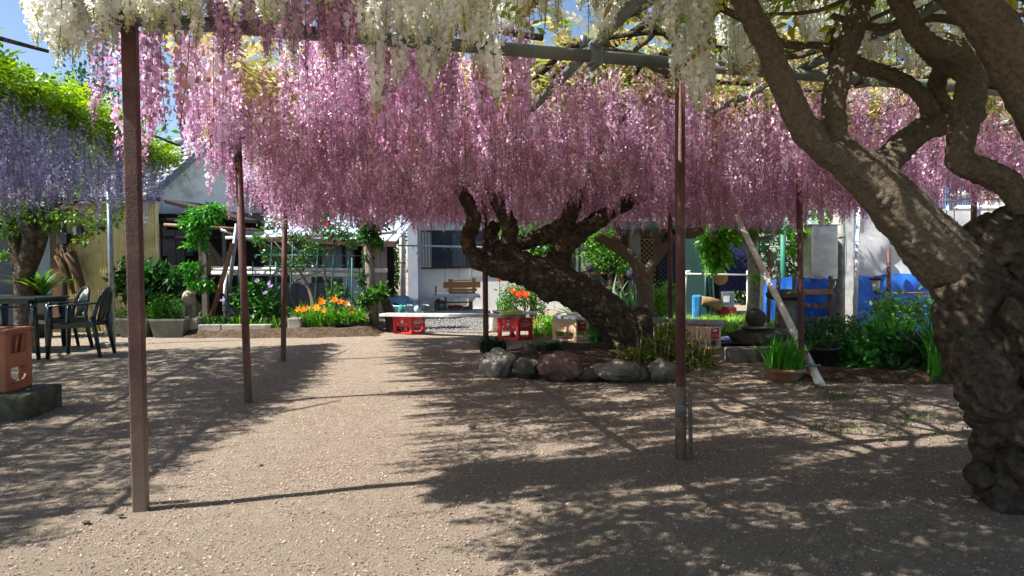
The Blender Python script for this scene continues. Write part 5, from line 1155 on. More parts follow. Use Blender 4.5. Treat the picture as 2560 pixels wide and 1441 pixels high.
o = MB().tube([W(1752, 752, 12.8), W(1775, 754, 12.85), W(1800, 764, 12.9)], [.1, .09, .11], 12).build('log', mat('tan_log', lin(142, 118, 84), lin(120, 98, 70), 8, .9)); tag(base(o, W(1775, 760, 12.85)), 'pale tan log lying beside the silver tin', 'log')
o = FB('blue_sack', mat('blue_bag', lin(60, 140, 200), lin(40, 110, 180), 6, .6, .3, 20), None, 1732, 738, 1756, 790, 12.4, .1, z0=0.0, bev=.04); tag(o, 'bright blue sack standing behind the glass sheets', 'sack')
o = MB().lathe([(.02, -.05), (.14, -.05), (.17, .0), (.14, .05), (.02, .05)], W(1800, 693, 13.2), 16, M=Matrix.Rotation(math.pi/2, 3, 'X')).build('straw_hat', mat('straw', lin(160, 128, 76), None, 10, .9)); tag(base(o, W(1800, 693, 13.2)), 'round straw hat hung on the workshop post', 'hat')

# electric cabinet on its column, pallet under tarp, lantern parts
cb = thing('electric_cabinet', 'stainless steel electric cabinet mounted on a grey column', 'cabinet', WZ(2097, 800, 11.4, 0))
MB().tube([WZ(2097, 800, 11.4, -.03), WZ(2097, 560, 11.4, 2.3)], .1, 18).build('column', m_concrete, cb)
mb = MB(); Mr = Matrix.Translation(W(2048, 632, 11.1)) @ Matrix.Rotation(rad(14), 4, 'Z'); mb.box((-.26, -.14, -.46), (.26, .14, .46), Mr, bev=.01); mb.build('body', m_steel, cb)
MB().box((-.245, -.15, -.445), (.245, -.1405, .445), Mr, bev=.004).build('door', m_steel, cb); MB().box((-.28, -.17, .462), (.28, .16, .48), Mr).build('hood', m_steel, cb)
for z in (.7, 1.55): MB().tube([WZ(2097, 700, 11.4, z), WZ(2097, 700, 11.4, z+.03)], .106, 18).build('band', m_galv, cb)
mb = MB()
for a, b, s in ((2027, 2062, 24), (2052, 2076, 30), (2060, 2090, 46)): mb.tube([W(a+(b-a)*t, 702+s*math.sin(math.pi*t)**.8, 11.0) for t in np.linspace(0, 1, 12)], .009, 6)
mb.build('cable', m_alu, cb); mb = MB(); mb.tube([W(2098+18*math.sin(t), 640-95*math.cos(t), 11.1-.1*math.sin(t)) for t in np.linspace(0, 5.6, 26)], .007, 5); mb.build('wire_loop', m_greenpole, cb)
pl = thing('tarped_pallet', 'wooden pallet wrapped in blue tarpaulin beside the column', 'pallet', WZ(2030, 815, 10.9, 0))
cloth('blue_tarp', m_blue, pl, WZ(1982, 815, 10.85, .02), WZ(2082, 815, 10.85, .02), W(2078, 696, 10.95), W(1986, 694, 10.95), 24, 20, .02, 7)
for py in (730, 765, 798): FB('slat', m_pine if py == 730 else m_greywood, pl, 1985, py-6, 2084, py+6, 10.77, .025)
FB('upright', m_greywood, pl, 2073, 690, 2083, 815, 10.8, .05, z0=0); FB('upright', m_greywood, pl, 1983, 690, 1990, 815, 10.8, .05, z0=0)
o = cloth('blue_tarp', m_blue, None, WZ(1895, 815, 11.8, .02), WZ(1990, 815, 11.8, .02), W(1985, 690, 11.9), W(1900, 705, 11.9), 20, 16, .025, 9); tag(base(o, WZ(1940, 815, 11.8, 0)), 'blue tarpaulin hanging below the dark netting', 'tarpaulin')
for px, top, m, r, lb in ((1905, 655, m_whitepipe, .03, 'white plastic stake standing left of the stone lantern'), (1945, 683, m_greywood, .035, 'grey timber stake standing behind the stone lantern'), (1923, 630, m_rustpipe, .03, 'rusty pipe stake rising above the white stake')):
    w0 = W(px, 700, 10.6); o = MB().tube([(w0.x-.02, 10.6, -.03), W(px+2, top, 10.6)], r, 9).build('stake', m, None); tag(base(o, (w0.x, 10.6, 0)), lb, 'stake')
lt = thing('stone_lantern', 'weathered stone lantern pedestal with a hexagonal cap', 'lantern', WZ(1965, 846, 9.3, 0)); c = WZ(1965, 846, 9.3, 0)
MB().lathe([(.2, 0), (.22, .03), (.2, .12), (.16, .17)], c, 6, False).build('base', m_stone, lt); MB().lathe([(.15, .165), (.135, .22), (.145, .35), (.14, .36), (.125, .4), (.13, .52), (.16, .56)], c, 16).build('shaft', m_stone, lt); MB().lathe([(.17, .555), (.29, .6), (.3, .66), (.24, .70), (.12, .715)], c, 6, False).build('cap', m_darkstone, lt)
fn = thing('stone_finial', 'round stone finial sitting on a flat mossy boulder', 'stone', WZ(1893, 868, 8.3, 0)); c = WZ(1893, 868, 8.3, 0)
rock(c+Vector((.05, .1, .12)), (.36, .24, .13), 31, .25).build('boulder', m_darkstone, fn); MB().lathe([(.19, .24), (.2, .265), (.1, .27)], c+Vector((0, .05, 0)), 14).build('plate', m_stone, fn); MB().lathe([(.08, .268), (.12, .31), (.135, .37), (.11, .44), (.05, .49), (.02, .52)], c+Vector((0, .05, 0)), 16).build('ball', m_darkstone, fn)
o = MB().tube([W(1912, 826, 8.6), W(2000, 846, 8.9)], .05, 12).build('stone_column', m_stone); tag(base(o, WZ(1955, 846, 8.7, 0)), 'fallen grey stone column behind the round finial', 'stone')
mb = MB(); g = G(1822, 905); mb.box((g.x, g.y, -.03), (g.x+.62, g.y+.2, .145), bev=.02); o = mb.build('kerb_stone', m_stone); tag(base(o, (g.x+.3, g.y+.1, 0)), 'long cut kerb stone lying on petals near the lantern', 'stone')
o = MB().tube([G(2053, 965)+Vector((0, 0, .0)), W(1972, 805, 6.7), W(1852, 562, 8.4), W(1830, 520, 8.7)], [.038, .036, .034, .034], 12).build('leaning_pole', m_whitepaint); tag(base(o, G(2053, 965)), 'long white pole leaning from the ground up into the flowers', 'pole')
mb = MB(); w0 = W(2030, 915, 5.75); mb.tube([w0+Vector((-.08, -.02, 0)), w0+Vector((.06, -.03, .01))], .01, 6)
for k in range(3): mb.tube([w0+Vector((.045*math.cos(a)-.01, .045*math.sin(a), .012*math.sin(a*2)+.006*k)) for a in np.linspace(0, 6.28, 11)], .004, 5)
o = mb.build('rope_tie', mat('green_twine', lin(120, 160, 150), lin(130, 110, 90), 20, .8)); tag(base(o, w0), 'green twine and twig tying the white pole to its post', 'twine')
t = pot('plant_pot', 'low rusty brown pot of sword leaved plants by the right post', 1962, 950, 5.75, .17, .12, m_rustpipe)
pot('plant_pot', 'black square shouldered pot behind the clay saucer', 2052, 930, 6.3, .17, .24, m_black)
c = G(2080, 952); o = MB().lathe([(.1, 0), (.13, .005), (.16, .045), (.165, .045), (.15, .02), (.01, .015)], (c.x, c.y+.15, .0), 24).build('clay_saucer', mat('terracotta', lin(168, 100, 74), lin(140, 84, 64), 8, .85)); tag(base(o, (c.x, c.y+.15, 0)), 'empty terracotta saucer at the foot of the white pole', 'saucer')
sl_ = thing('garden_light', 'small black solar garden light in front of the blue tarpaulin', 'lamp', WZ(2190, 830, 9.2, 0)); c = WZ(2190, 830, 9.2, 0); q = W(2190, 693, 9.2)
MB().tube([c, (q.x, 9.2, q.z-.2)], .014, 8).build('stem', m_alu, sl_); MB().lathe([(.03, -.2), (.045, -.19), (.055, -.05)], (q.x, 9.2, q.z), 12).build('lens', m_whitepaint, sl_); MB().lathe([(.05, -.05), (.1, -.03), (.1, -.01), (.04, 0)], (q.x, 9.2, q.z), 12).build('cap', m_alu, sl_)

# stones round the island
for px, py, rw, rh, m, sd, lb in ((1245, 945, .175, .155, m_palestone, 41, 'pale pitted boulder at the left end of the island'), (1405, 955, .20, .15, m_redstone, 42, 'reddish boulder with a white vein in the island edge'), (1548, 958, .215, .115, m_stone, 43, 'long smooth grey boulder in the middle of the island edge'), (1662, 958, .13, .115, m_stone, 44, 'grey boulder half hidden by the right pergola post'), (1318, 948, .15, .11, m_darkstone, 45, 'dark low boulder between the pale and reddish boulders'), (1478, 957, .11, .07, m_darkstone, 46, 'small dark stone right of the reddish boulder'), (1345, 886, .14, .09, m_stone, 47, 'brown boulder at the back of the island by the small shrubs'), (1610, 958, .09, .07, m_darkstone, 48, 'small dark stone right of the long grey boulder'), (1320, 903, .1, .09, m_darkstone, 49, 'dark stone on top of the island behind the low boulder')):
    g = G(px, py); o = rock((g.x, g.y+.12, rh*.78), (rw*.94, rw*.75, rh*.9), sd, .32, 4).build('boulder', m); tag(base(o, (g.x, g.y+.12, 0)), lb, 'stone', 'boulders round the island')
# ------------------------------------------------------------------ plants
GRN = [lin(70, 120, 44), lin(54, 98, 36), lin(92, 140, 56)]
DGR = [lin(40, 72, 36), lin(52, 88, 42), lin(32, 58, 30)]
BGR = [lin(104, 160, 44), lin(84, 138, 40), lin(128, 176, 64)]
YGR = [lin(150, 160, 60), lin(122, 140, 52), lin(170, 172, 84)]
FRS = [lin(108, 160, 60), lin(92, 140, 54), lin(130, 176, 78)]
def el(px, py, d, rx, ry=None, rz=None): return (W(px, py, d), (rx, ry or rx, rz or rx))
def plant(name, label, catg, loc, group=None): return thing(name, label, catg, loc, 0, group)
def crown(t, data, name='foliage'): V, F, C = data; return np_mesh(name, V, F, LEAF, t, C)
def stems(t, rows, m, name='trunk', seg=8):
    for lb in rows: P, R = spline(limb(lb), 4); MB().tube(P, R, seg).build(name, m, t)
def blossoms(t, pts, d, R, n, cols, cup=.5, name='flower', ax=(0, -.7, .6), seed=1, dd=.1, w=.55):
    rng = rng_of(seed)
    for px, py in pts:
        c = W(px, py, d+rng.normal()*dd); k = cols[int(rng.integers(0, len(cols)))]; a = (ax[0]+rng.normal()*.3, ax[1]+rng.normal()*.3, ax[2]+rng.normal()*.2)
        V, F, C = cat([petals_flower(rng, c, R, n, k, cup, a, w), petals_flower(rng, c, R*.6, n, k, cup*2.2, a, w)]); np_mesh(name, V, F, PETAL, t, C)
# tree over the shed corner at the left
t = plant('yard_tree', 'multi stemmed tree in front of the cream shed', 'tree', WZ(62, 800, 10.4, 0))
stems(t, [[(64, 860, 10.4, .16), (62, 760, 10.4, .15), (58, 690, 10.4, .14), (38, 600, 10.4, .1), (20, 520, 10.4, .08), (0, 440, 10.4, .06)], [(60, 710, 10.4, .14), (70, 640, 10.3, .12), (75, 560, 10.3, .1), (70, 490, 10.3, .07)], [(68, 680, 10.4, .12), (95, 620, 10.4, .1), (118, 545, 10.4, .08), (140, 480, 10.4, .05)], [(110, 555, 10.4, .05), (180, 520, 10.2, .035), (260, 575, 10.0, .02)], [(118, 545, 10.4, .04), (200, 500, 10.3, .03), (290, 520, 10.2, .02)]], m_bark, 'stem')
crown(t, leafcloud(1, [el(20, 560, 10.2, .35), el(80, 520, 10.3, .4), el(130, 560, 10.3, .25), el(190, 540, 10.2, .35, .3, .2), el(250, 560, 10.1, .35, .3, .18), el(300, 520, 10.2, .3, .3, .3), el(0, 640, 10.3, .2), el(0, 480, 10.4, .5), el(215, 600, 10.1, .2, .2, .1), el(20, 420, 10.6, .8)], 5200, .07, [lin(74, 110, 36), lin(100, 136, 44), lin(56, 84, 30)], .3))
t = plant('potted_plant', 'arching leafy plant in a pale pot in front of the shed door', 'plant', WZ(105, 800, 10.6, 0)); MB().lathe([(.1, .35), (.17, .5), (.2, .66), (.18, .66)], WZ(105, 800, 10.6, 0), 14).build('pot', m_planter, t); MB().lathe([(.14, 0), (.14, .34), (.12, .35)], WZ(105, 800, 10.6, 0), 10).build('stand', m_darkwood, t)
c = WZ(105, 800, 10.6, .62); crown(t, blades(3, [tuple(c)]*60, .55, .06, 1.1, GRN+[lin(120, 110, 50)]), 'leaves')
t = plant('fatsia', 'broad dark green shrub between the square post and the lean-to', 'shrub', WZ(395, 800, 11.3, 0)); crown(t, leafcloud(4, [el(390, 720, 11.2, .55, .4, .4), el(340, 700, 11.2, .35), el(430, 700, 11.1, .25, .25, .15), el(380, 680, 11.2, .3, .3, .15)], 1700, .2, DGR+[lin(60, 110, 50)], .4, .9, .35)); stems(t, [[(390, 830, 11.3, .03), (385, 760, 11.3, .025), (380, 700, 11.2, .015)], [(390, 830, 11.3, .03), (420, 760, 11.3, .02), (430, 700, 11.2, .012)]], m_bark, 'stem')
def lily_bed(label, px0, px1, py, d, n, seed, L=.4, cols=None, lean=.6):
    rng = rng_of(seed); t = plant('leafy_plants', label, 'plant', WZ((px0+px1)/2, py, d, .0)); V = []
    for i in range(n):
        b = WZ(rng.uniform(px0, px1), py, d+rng.uniform(0, .3), .12); h = L*(.6+.6*rng.random()); k = 26; zz = np.linspace(.1, 1, k)*h; az = np.arange(k)*2.4
        P = np.stack([np.full(k, b.x), np.full(k, b.y), b.z+zz], 1); D = np.stack([np.cos(az), np.sin(az), np.full(k, .5)], 1); Nn = np.stack([-np.cos(az)*.5, -np.sin(az)*.5, np.ones(k)], 1); s = .15*(1.1-.5*zz/h); v, f = diamonds(P, D, Nn, s, s*.2); V.append((v, f, jit_cols(rng, cols or GRN, k, 4)))
    crown(t, cat(V), 'leaves'); return t
lily_bed('glossy lilies growing from the grey trough planter', 372, 462, 800, 10.35, 34, 5, .5); lily_bed('lilies behind the square post in the second trough', 292, 368, 800, 10.4, 20, 6, .35)
# trained pompom tree
t = plant('trained_tree', 'small pale trunked tree trained into tiers of bright foliage', 'tree', WZ(484, 800, 10.7, 0))
stems(t, [[(478, 835, 10.7, .05), (482, 770, 10.7, .05), (470, 745, 10.65, .06), (495, 722, 10.7, .035), (492, 690, 10.7, .035), (502, 650, 10.7, .03), (498, 600, 10.7, .035), (505, 560, 10.7, .03), (512, 525, 10.7, .02)]], m_barkpale); MB().add(*(lambda q: (q.v, q.f, True))(rock(W(472, 748, 10.65), (.11, .1, .14), 3, .3, 2))).build('burl', m_barkpale, t)
crown(t, leafcloud(8, [el(510, 545, 10.7, .34, .3, .2), el(470, 560, 10.7, .18, .18, .1), el(535, 525, 10.7, .22, .2, .13), el(485, 580, 10.7, .16, .16, .1), el(500, 585, 10.7, .15), el(480, 612, 10.7, .14, .14, .08), el(510, 615, 10.7, .08), el(470, 665, 10.7, .12, .12, .08), el(490, 672, 10.7, .14, .14, .1), el(480, 690, 10.7, .12), el(500, 715, 10.7, .22, .2, .12), el(520, 712, 10.7, .12)], 3300, .085, [lin(72, 138, 52), lin(92, 160, 60), lin(56, 112, 44)], .7, .5, .45))
# climbing roses on the frame
t = plant('climbing_rose', 'climbing roses with a red bloom spread over the pipe frame', 'shrub', WZ(800, 800, 11.1, 0))
stems(t, [[(785, 820, 11.1, .03), (780, 740, 11.1, .028), (750, 680, 11.1, .022), (700, 620, 11.1, .016), (660, 580, 11.1, .01)], [(785, 800, 11.1, .025), (770, 720, 11.1, .02), (730, 700, 11.1, .016), (690, 640, 11.1, .012)], [(830, 780, 11.1, .02), (810, 660, 11.1, .018), (850, 600, 11.1, .012)], [(665, 790, 11.1, .02), (680, 690, 11.1, .016), (760, 640, 11.1, .012), (860, 610, 11.1, .01)], [(745, 790, 11.1, .018), (725, 715, 11.1, .016), (800, 680, 11.1, .012)]], m_greywood, 'cane')
crown(t, leafcloud(9, [el(690, 560, 11.2, .32, .25, .17), el(740, 545, 11.2, .38, .3, .16), el(790, 560, 11.1, .25), el(840, 580, 11.1, .42, .3, .2), el(810, 545, 11.1, .2), el(880, 605, 11.1, .2, .2, .15), el(650, 600, 11.1, .2), el(680, 640, 11.2, .25, .2, .15), el(740, 600, 11.2, .3, .2, .2), el(730, 660, 11.1, .2, .15, .15), el(790, 620, 11.1, .25, .2, .2), el(845, 730, 11.1, .3, .25, .22), el(830, 760, 11.0, .2), el(760, 650, 11.1, .2)], 4200, .06, [lin(66, 104, 50), lin(84, 122, 62), lin(50, 84, 42), lin(110, 146, 84)], .2, .7, .55))
blossoms(t, [(813, 561)], 10.8, .075, 8, [lin(214, 40, 50)], .4, 'red_rose')
t = plant('peony_bush', 'leafy bush with pale purple blooms between the second and third posts', 'shrub', WZ(640, 810, 10.8, 0)); crown(t, leafcloud(10, [el(640, 770, 10.8, .4, .3, .3), el(610, 740, 10.8, .2, .2, .25), el(670, 750, 10.8, .25, .2, .25), el(640, 720, 10.8, .2, .2, .15), el(690, 780, 10.8, .2)], 2400, .085, [lin(60, 110, 48), lin(46, 88, 40), lin(80, 134, 58)], .1, .7)); blossoms(t, [(643, 704), (676, 709), (678, 719), (556, 754), (664, 735)], 10.5, .06, 8, [lin(190, 160, 210), lin(206, 180, 220)], .7)
# day lilies
t = plant('day_lilies', 'clump of orange day lilies in full bloom beside the third post', 'flower', WZ(800, 815, 10.7, .08)); rng = rng_of(3); B = [tuple(WZ(rng.uniform(752, 905), 815, 10.6+rng.random()*.5, .08)) for _ in range(520)]
crown(t, blades(11, B, .42, .018, .7, FRS+GRN), 'leaves'); LP_ = [(757, 776), (768, 774), (790, 768), (794, 772), (812, 778), (803, 753), (838, 754), (850, 757), (866, 760), (877, 776), (748, 775), (806, 757), (836, 750)]
for px, py in LP_:
    a = W(px, py, 10.5); b = WZ(px+rng.normal()*6, 815, 10.75, .08); MB().tube([b, (a+b)/2+Vector((.02, 0, .03)), a], .005, 5).build('stalk', bpy.data.materials['green_stake'], t)
blossoms(t, LP_, 10.48, .085, 6, [lin(250, 172, 30), lin(252, 188, 60), lin(246, 156, 24)], .55, dd=.03, w=.42)
t = plant('young_plants', 'low pale green seedlings in the black tray', 'plant', WZ(875, 815, 10.7, .1)); crown(t, leafcloud(12, [el(850, 800, 10.7, .2, .15, .12), el(885, 798, 10.7, .22, .15, .13), el(905, 802, 10.7, .1)], 900, .06, FRS, 0, .9))
c = vp; crown(c, leafcloud(13, [el(930, 560, 11, .3, .25, .2), el(920, 590, 11, .2), el(945, 610, 11, .12), el(935, 740, 10.9, .28, .22, .12), el(910, 755, 10.9, .18, .15, .1), el(955, 730, 10.9, .15), el(920, 640, 11, .1, .1, .25), el(910, 700, 11, .1, .1, .2)], 1900, .085, DGR+GRN, .3, .6, .6), 'vine')
V, F, C = blades(14, [tuple(WZ(rng.uniform(485, 700), 815, 10.5+rng.random()*.5, .06)) for _ in range(420)], .26, .02, .5, GRN+FRS); t = plant('sword_leaves', 'tufts of green sword leaves behind the edging stones', 'plant', WZ(590, 815, 10.7, .05)); crown(t, (V, F, C), 'leaves')
# shrubs further back
for lb, ells, n, s, cols in (('tall dark evergreen between the blue roofed shed and the house', [el(975, 600, 17.5, .5, .5, 1.1), el(975, 680, 17.5, .55, .5, .8), el(965, 740, 17.3, .5, .5, .5), el(985, 520, 17.6, .5)], 2600, .13, [lin(60, 92, 30), lin(88, 118, 40), lin(40, 66, 26)]),
                             ('glossy green tree behind the forked limbs of the leaning trunk', [el(1330, 575, 14, .75, .6, .5), el(1290, 620, 14, .5), el(1400, 600, 14, .6), el(1340, 650, 14, .5), el(1480, 570, 14, .6), el(1270, 560, 14, .35)], 3400, .13, [lin(84, 136, 40), lin(66, 112, 36), lin(110, 160, 56)]),
                             ('feathery green shrub under the workshop eave', [el(1520, 640, 13, .4, .3, .4), el(1500, 590, 13.2, .35), el(1560, 665, 13, .25), el(1480, 650, 13.1, .25)], 2200, .075, GRN+[lin(120, 150, 70)])):
    c = ells[0][0]; t = plant('garden_shrub' if 'shrub' in lb else 'garden_tree', lb, 'tree' if 'tree' in lb or 'ever' in lb else 'shrub', (c.x, c.y, 0)); crown(t, leafcloud(len(lb), ells, n, s, cols), 'crown'); MB().tube([(c.x, c.y, -.05), (c.x+.05, c.y, c.z*.6), (c.x, c.y, c.z)], [.08, .06, .03], 8).build('trunk', m_bark, t)
# azalea by the black pot
t = plant('azalea', 'bush with orange red blossoms behind the right red crate', 'shrub', WZ(1300, 790, 12.4, 0)); crown(t, leafcloud(16, [el(1290, 730, 12.4, .35, .3, .22), el(1320, 750, 12.4, .3, .3, .25), el(1270, 750, 12.4, .2), el(1340, 720, 12.4, .25), el(1350, 770, 12.3, .18)], 2200, .06, GRN+[lin(130, 150, 60)], .1)); stems(t, [[(1310, 800, 12.4, .025), (1312, 760, 12.4, .02), (1300, 730, 12.4, .012)], [(1330, 800, 12.4, .02), (1335, 750, 12.4, .015), (1345, 715, 12.4, .01)]], m_greywood, 'stem')
blossoms(t, [(1280, 725), (1284, 732), (1297, 736), (1302, 740), (1308, 737), (1314, 741), (1318, 737), (1298, 742), (1247, 702), (1306, 733)], 12.05, .07, 7, [lin(240, 80, 36), lin(250, 104, 50)], .5)
t = plant('potted_grass', 'spiky green plant growing in the black pot', 'plant', WZ(1255, 790, 12.6, .2)); crown(t, blades(17, [tuple(WZ(rng.uniform(1243, 1292), 790, 12.55+rng.random()*.15, .2)) for _ in range(130)], .3, .012, .5, GRN+FRS), 'leaves')
# irises
t = plant('iris_clump', 'tall bearded irises with white and purple flowers behind the trunk', 'flower', WZ(1560, 820, 10.6, 0)); crown(t, blades(18, [tuple(WZ(rng.uniform(1525, 1600), 820, 10.4+rng.random()*.5, 0)) for _ in range(90)], .8, .045, .45, [lin(112, 150, 100), lin(130, 168, 116), lin(92, 130, 84)]), 'leaves')
for px, py in ((1475, 672), (1545, 719), (1570, 693), (1583, 683)):
    a = W(px, py, 10.4); MB().tube([WZ(px+8, 820, 10.5, 0), W(px+2, py+30, 10.4), a], [.012, .01, .009], 6).build('stalk', bpy.data.materials['green_stake'], t)
    fl = []
    for k in range(3): fl.append(petals_flower(rng, a+Vector((0, 0, .02)), .095, 4, (.82, .8, .9), 1.6, (rng.normal()*.3, rng.normal()*.3, 1), .8))
    fl.append(petals_flower(rng, a, .10, 5, lin(96, 30, 120), -.9, (0, -.25, 1), .75)); V, F, C = cat(fl); np_mesh('flower', V, F, PETAL, t, C)
t = plant('iris_leaves', 'fan of broad iris leaves behind the left cream crate', 'plant', WZ(1450, 815, 10.5, 0)); crown(t, blades(19, [tuple(WZ(rng.uniform(1440, 1490), 815, 10.4+rng.random()*.3, 0)) for _ in range(46)], .85, .06, .7, [lin(60, 130, 50), lin(80, 150, 60)], az=np.pi), 'leaves')
# pruned knobbly tree
t = plant('pruned_tree', 'heavily pruned grey tree with knobbly branch ends', 'tree', WZ(1608, 830, 9.8, 0)); D = 9.8
gnarled('trunk', [limb([(1612, 845, D, .15), (1610, 780, D, .13), (1612, 740, D, .12), (1610, 710, D, .12)]), limb([(1610, 720, D, .11), (1590, 660, D, .09), (1560, 630, D, .085), (1530, 615, D, .07), (1505, 596, D, .07)]), limb([(1540, 620, D, .06), (1545, 590, D, .05), (1540, 560, D, .05), (1542, 520, D, .03)]), limb([(1612, 710, D, .1), (1625, 670, D, .075), (1645, 640, D, .07), (1642, 600, D, .06), (1650, 585, D, .06)]), limb([(1640, 650, D, .07), (1670, 610, D, .06), (1700, 590, D, .06), (1745, 582, D, .05)])], m_bark2, t, .022, .02, [(W(1502, 597, D), (.09, .08, .08), 1), (W(1645, 583, D), (.12, .1, .07), 2), (W(1725, 585, D), (.13, .1, .08), 3), (W(1745, 578, D), (.09, .08, .07), 5), (W(1545, 600, D), (.08, .08, .07), 4), (W(1612, 775, D-.05), (.13, .12, .12), 6)], 9)
t = plant('willow_leaf_shrub', 'narrow leaved light green shrub right of the pruned tree', 'shrub', WZ(1655, 815, 10.4, 0)); crown(t, leafcloud(20, [el(1650, 740, 10.4, .25, .2, .25), el(1680, 720, 10.4, .15), el(1640, 780, 10.4, .25), el(1670, 770, 10.4, .2)], 900, .12, FRS, .3, .4, .2)); stems(t, [[(1655, 830, 10.4, .015), (1650, 770, 10.4, .012), (1645, 710, 10.4, .006)]], m_bark, 'stem')
# young tree with broad leaves
t = plant('persimmon_tree', 'young pale barked tree with drooping bright leaves before the workshop', 'tree', WZ(1885, 815, 11.3, 0)); D = 11.3
gnarled('trunk', [limb([(1882, 840, D, .14), (1884, 780, D, .125), (1888, 720, D, .11), (1884, 660, D, .1), (1880, 620, D, .085), (1888, 580, D, .07), (1900, 540, D, .05)]), limb([(1880, 625, D, .05), (1850, 600, D, .035), (1820, 585, D, .025), (1790, 580, D, .015)]), limb([(1888, 600, D, .05), (1930, 590, D, .03), (1960, 575, D, .022), (1990, 560, D, .015)])], m_barkpale, t, .022, .016, [], 3)
crown(t, leafcloud(21, [el(1795, 590, 11.0, .33, .28, .25), el(1775, 615, 11.0, .22, .2, .2), el(1800, 640, 11.0, .22, .2, .2), el(1770, 640, 11, .12), el(1785, 665, 11.0, .12), el(1830, 570, 11.1, .3), el(1880, 555, 11.2, .35, .3, .2), el(1930, 560, 11.2, .2), el(1990, 575, 11.2, .15), el(1985, 620, 11.2, .1), el(1895, 690, 11.1, .08)], 1500, .14, [lin(100, 160, 50), lin(82, 138, 44), lin(128, 180, 70)], .9, .4, .5), 'crown')
# grassy ground cover behind the crates (stuff)
rng = rng_of(40); B = []
for px0, px1, py0, py1, n in ((1335, 1400, 802, 845, 900), (1400, 1480, 805, 838, 500), (1470, 1540, 800, 815, 300), (1620, 1900, 795, 840, 2600), (1720, 1990, 810, 845, 1700)):
    for _ in range(n): g = G(rng.uniform(px0, px1), rng.uniform(py0, py1)); B.append((g.x, g.y, -.005))
V, F, C = blades(22, B, .17, .016, .9, FRS+YGR[:1]); o = np_mesh('grass', V, F, LEAF, None, C); tag(o, 'fresh green ground cover behind the crates', 'grass', kind='stuff')
t = plant('pink_flowers', 'low tuft with small pink flowers beside the right red crate', 'flower', WZ(1345, 815, 10.6, 0)); crown(t, leafcloud(23, [el(1350, 812, 10.6, .22, .2, .1), el(1375, 808, 10.6, .2, .2, .12)], 500, .07, FRS)); blossoms(t, [(1339, 803), (1336, 809), (1346, 812), (1352, 806)], 10.4, .03, 5, [lin(226, 96, 130)])
t = plant('mound_shrub', 'yellow green mounded shrub behind the trunk and plank', 'shrub', WZ(1470, 810, 9.8, 0)); crown(t, leafcloud(24, [el(1465, 802, 9.8, .3, .25, .13), el(1500, 800, 9.8, .25, .2, .12)], 1500, .045, YGR), 'foliage')
t = plant('hosta', 'glossy broad leaved plant behind the left cream crate', 'plant', WZ(1500, 850, 8.9, 0)); crown(t, leafcloud(25, [el(1500, 828, 8.9, .2, .15, .14), el(1530, 835, 8.8, .15)], 90, .22, [lin(60, 150, 60), lin(50, 120, 50)], .2, .8, .45), 'leaves')
# island planting
def tuft(label, px, py, n, L, w, cols, lean, seed, r=.12, name='grass_tuft'):
    rng = rng_of(seed); g = G(px, py); t = plant(name, label, 'plant', (g.x, g.y, .04)); a = rng.random(n)*6.28; q = r*rng.random(n)**.5; crown(t, blades(seed, np.stack([g.x+q*np.cos(a), g.y+q*np.sin(a), np.full(n, .03)], 1), L, w, lean, cols), 'leaves')
tuft('small round dark tuft at the foot of the centre post', 1232, 888, 520, .2, .008, [lin(36, 56, 40), lin(48, 70, 48)], .8, 50, .16); tuft('small dark grass tuft behind the pale boulder', 1330, 892, 160, .14, .01, DGR, .9, 51, .1); tuft('small dark leaf tuft behind the reddish boulder', 1390, 890, 160, .15, .014, DGR, .8, 52, .12)
t = plant('bamboo_grass', 'thicket of dwarf bamboo with yellow green leaves at the trunk foot', 'plant', (G(1690, 905).x, G(1690, 905).y, 0)); D = G(1690, 915).y
crown(t, leafcloud(26, [el(1690, 880, D, .26, .3, .22), el(1740, 890, D, .2, .25, .18), el(1650, 870, D+.1, .25, .25, .18), el(1620, 905, D-.1, .22, .2, .12), el(1680, 830, D+.1, .15, .2, .15), el(1745, 925, D-.2, .14), el(1700, 925, D-.2, .15, .15, .1), el(1580, 890, D, .2, .2, .1), el(1770, 905, D-.1, .12)], 2600, .085, [lin(104, 124, 40), lin(80, 100, 34), lin(140, 146, 58), lin(60, 80, 32)], .3, .4, .2), 'foliage')
rng = rng_of(60); mb = MB()
for i in range(34): g = G(rng.uniform(1590, 1770), rng.uniform(885, 935)); mb.tube([(g.x, g.y, 0), (g.x+rng.normal()*.06, g.y+rng.normal()*.06, .3+.2*rng.random())], .003, 4)
mb.build('canes', m_bamboo, t)
# right hand bed
t = plant('sword_plant', 'bright sword leaves growing from the low rusty pot', 'plant', WZ(1962, 950, 5.75, .1)); c = WZ(1962, 950, 5.75, .1); crown(t, blades(27, [(c.x+rng.normal()*.08, c.y+rng.normal()*.06, .09) for _ in range(120)], .3, .016, .4, [lin(70, 150, 40), lin(96, 170, 56), lin(54, 120, 36)]), 'leaves')
t = plant('bonsai', 'thin twisted bare shrub in the black pot', 'shrub', WZ(2052, 930, 6.3, .2)); stems(t, [[(2055, 900, 6.3, .018), (2075, 865, 6.3, .015), (2105, 845, 6.25, .012), (2120, 820, 6.2, .008)], [(2055, 900, 6.3, .014), (2045, 860, 6.3, .01), (2060, 820, 6.3, .006)]], m_bark, 'stem'); crown(t, leafcloud(28, [el(2050, 830, 6.3, .25, .2, .14), el(2100, 815, 6.3, .2, .2, .12), el(2020, 850, 6.4, .14)], 700, .04, DGR))
def bush(label, ells, n, s, cols, seed, droop=.3, ar=.45, up=.6, name='leafy_bush', trunkpx=None):
    c = ells[0][0]; t = plant(name, label, 'shrub', (c.x, c.y, 0)); crown(t, leafcloud(seed, ells, n, s, cols, droop, up, ar)); MB().tube([(c.x, c.y, -.05), (c.x, c.y, c.z)], [.02, .008], 6).build('stem', m_bark, t)
